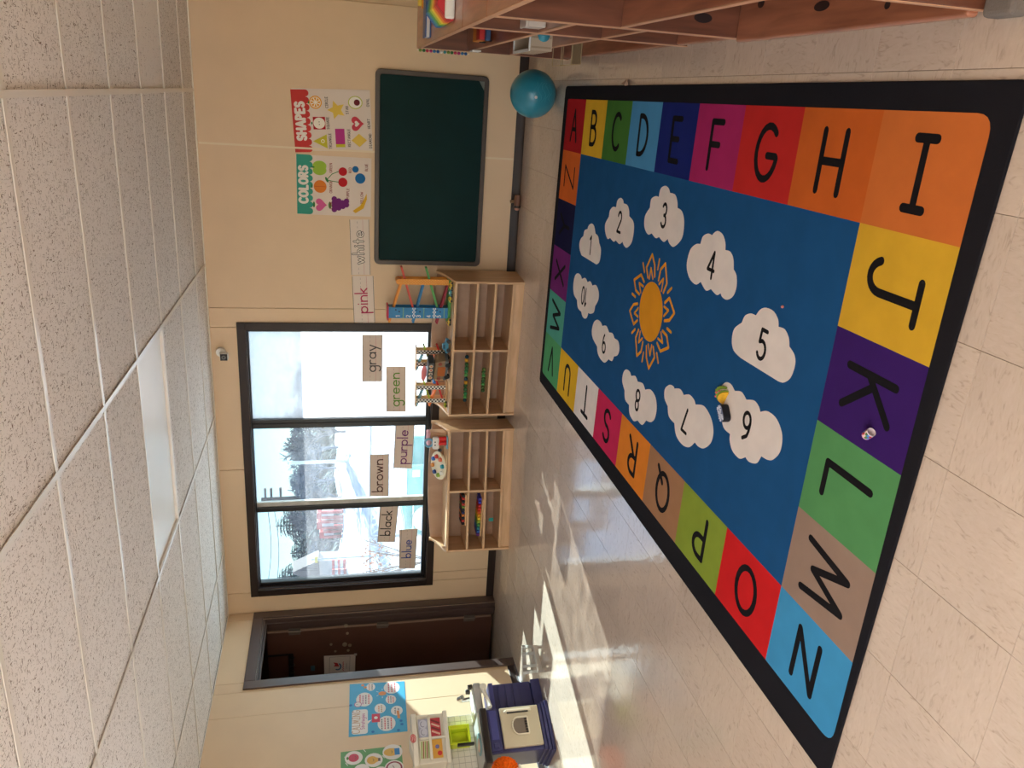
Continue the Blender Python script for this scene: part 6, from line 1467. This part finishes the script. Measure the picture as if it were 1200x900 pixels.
# distant tree line
random.seed(31); mb = MB(); 
for i in range(700):
    x = -62 + 80 * i / 700 + random.uniform(-.3, .3); y = 76 + random.uniform(-4, 4); hh = random.uniform(1.0, 2.3); r = random.uniform(.4, .9); z = gz(x, y) - .2
    mb.lathe([(r, .3), (r * .62, hh * .45), (r * .45, hh * .8), (.12, hh)], 6, (x, y, z))
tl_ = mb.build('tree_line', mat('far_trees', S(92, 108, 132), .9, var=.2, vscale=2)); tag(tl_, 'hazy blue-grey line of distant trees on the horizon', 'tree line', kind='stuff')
# red and white playground towers
M_red = mat('play_red', S(170, 36, 46), .5); M_pw = mat('play_panel_white', S(190, 186, 190), .5)
Y = 24.0
for k, (ya, yb_, pt) in enumerate(((593, 600, 371.5), (604, 612, 371.5), (615.5, 622.5, 374.5))):
    x0_, x1_ = px_at(yb_, Y), px_at(ya, Y); zt_ = h_at(pt, (ya + yb_) / 2, Y); xc = (x0_ + x1_) / 2; zg = gz(xc, Y)
    t = thing('play_tower', ['red-capped white play tower, rightmost of three outside', 'red-capped white play tower, middle of three outside', 'red-capped white play tower, leftmost of three outside'][k], 'playground tower', (xc, Y, zg)); w = x1_ - x0_
    zp = h_at(391, ya, Y) - zg
    for a in (-1, 1):
        for b in (-1, 1): MB().box((a * w * .44 - .04, b * .35 - .04, 0), (a * w * .44 + .04, b * .35 + .04, zt_ - zg - .14)).build('post', M_red, parent=t, world=False)
    MB().box((-w * .38, -.33, zp), (w * .38, .33, zt_ - zg - .16)).build('panel', M_pw, parent=t, world=False)
    MB().box((-w * .5, -.42, zt_ - zg - .14), (w * .5, .42, zt_ - zg)).build('cap', M_red, parent=t, world=False, bevel=.02)
    MB().box((w * .39, -.35, zp - .05), (w * .5, -.25, zt_ - zg - .2)).build('rail', M_red, parent=t, world=False)
# grey shed with a steep roof
Y = 24.5
x0_, x1_ = px_at(678, Y), px_at(655, Y); xc = (x0_ + x1_) / 2; zg = gz(xc, Y); za = h_at(343, 665, Y) - zg; ze = h_at(372, 665, Y) - zg; w = (x1_ - x0_)
sd_ = thing('garden_shed', 'pale shed with a steep boarded roof at the lower left of the window view', 'shed', (xc, Y, zg))
MB().box((-w * .5, 0, 0), (w * .45, .6, ze)).build('wall', mat('shed_wall', S(150, 142, 142), .8), parent=sd_, world=False)
mb = MB(); mb.prism([(-w * .62, ze - .1), (w * .56, ze - .05), (w * .05, za), (-w * .02, za)], (Vector((0, -.1, 0)), Vector((1, 0, 0)), Vector((0, 0, 1)), Vector((0, -1, 0))), -.7, 0); mb.build('roof', mat('shed_roof', S(112, 100, 98), .8), parent=sd_, world=False)
for f in (.12, .24, .36): MB().bar((w * (.05 + f * .9), -.105, za - (za - ze) * f * 1.7), (w * (f * .9 - .02), -.105, ze - .0), .025, .012, up=(0, 1, 0)).build('batten', mat('shed_batten', S(70, 64, 66), .8), parent=sd_, world=False)
# yellow sign post, striped barrels, pole, white post
Y = 18.0; c = onY(370, 655.5, Y); zg = gz(c.x, Y)
t = thing('sign_post', 'thin post with a yellow sign plate in the snowy yard', 'sign', (c.x, Y, zg))
MB().cyl((0, 0, 0), (0, 0, c.z - zg + .1), .02, .02, 8).build('post', M_wire, parent=t, world=False); MB().box((-.09, -.03, c.z - zg - .05), (.09, -.021, c.z - zg + .02)).build('plate', mat('sign_yellow', S(186, 160, 40), .5), parent=t, world=False)
for k, (py, px0, lab) in enumerate(((660.5, 389, 'red and white striped barrel in the snow, right of its pair'), (671.5, 389, 'red and white striped barrel in the snow, left of its pair'))):
    Y = 20.5 + .0 * k; x = px_at(py, Y); zg = gz(x, Y); zt_ = h_at(px0, py, Y) - zg
    t = thing('striped_barrel', lab, 'barrel', (x, Y, zg))
    for i in range(5): mb = MB(); mb.cyl((0, 0, zt_ * i / 5 + .001), (0, 0, zt_ * (i + 1) / 5 - .001), .14, .14, 14); mb.build('band', M_red if i % 2 == 0 else M_pw, parent=t, world=False)
Y = 33.0; x = px_at(581.5, Y); zt_ = h_at(306, 581.5, Y); zg = gz(x, Y)
t = thing('utility_pole', 'wooden utility pole with three crossarms against the sky', 'pole', (x, Y, zg)); MB().cyl((0, 0, 0), (0, 0, zt_ - zg), .13, .09, 8).build('pole', M_bark, parent=t, world=False)
for px in (311, 318, 329): MB().box((-.55, -.05, h_at(px, 581, Y) - zg - .05), (.55, .05, h_at(px, 581, Y) - zg + .05)).build('crossarm', M_bark, parent=t, world=False)
for k, (pa, pb) in enumerate((((311, 581), (311, 700)), ((318, 581), (322, 700)))):
    a, b = onY(pa[0], pa[1], 32.9), onY(pb[0], pb[1], 32.9); mb = MB(); pts = [a + (b - a) * (i / 10) + Vector((0, 0, -.25 * math.sin(PI * i / 10))) for i in range(11)]; mb.tube(pts, .018, 4)
    mb.build('power_line', mat('cable', S(90, 96, 104), .6), parent=t)
Y = 21.0; x = px_at(540.5, Y); zg = gz(x, Y); t = thing('white_pole', 'tall white pole standing before the trees in the middle pane', 'pole', (x, Y, zg))
MB().cyl((0, 0, 0), (0, 0, h_at(340, 540.5, Y) - zg), .06, .05, 10).build('shaft', M_tealw, parent=t, world=False); mb = MB(); mb.ball((0, 0, h_at(340, 540.5, Y) - zg + .03), (.07, .07, .05), 10, 6); mb.build('finial', M_tealw, parent=t, world=False)

# odds and ends
c = onX(556, 59, FX - .0065)
tag(MB().box((FX - .0145, c.y - .05, c.z - .03), (FX - .0065, c.y + .05, c.z + .02)).build('shelf_clip', M_white, bevel=.002), 'small white plastic clip on the front edge of the far pine bookcase', 'clip')
c = onZ(918.5, 359.5, RT + .0006)
mb = MB(); mb.ball((c.x, c.y, RT + .0006 + .005), (.005, .005, .005), 10, 8)
tag(mb.build('pink_bead', mat('bead_pink', S(214, 130, 120), .4), smooth=True), 'tiny pink bead on the blue rug field beside cloud number 5', 'bead')
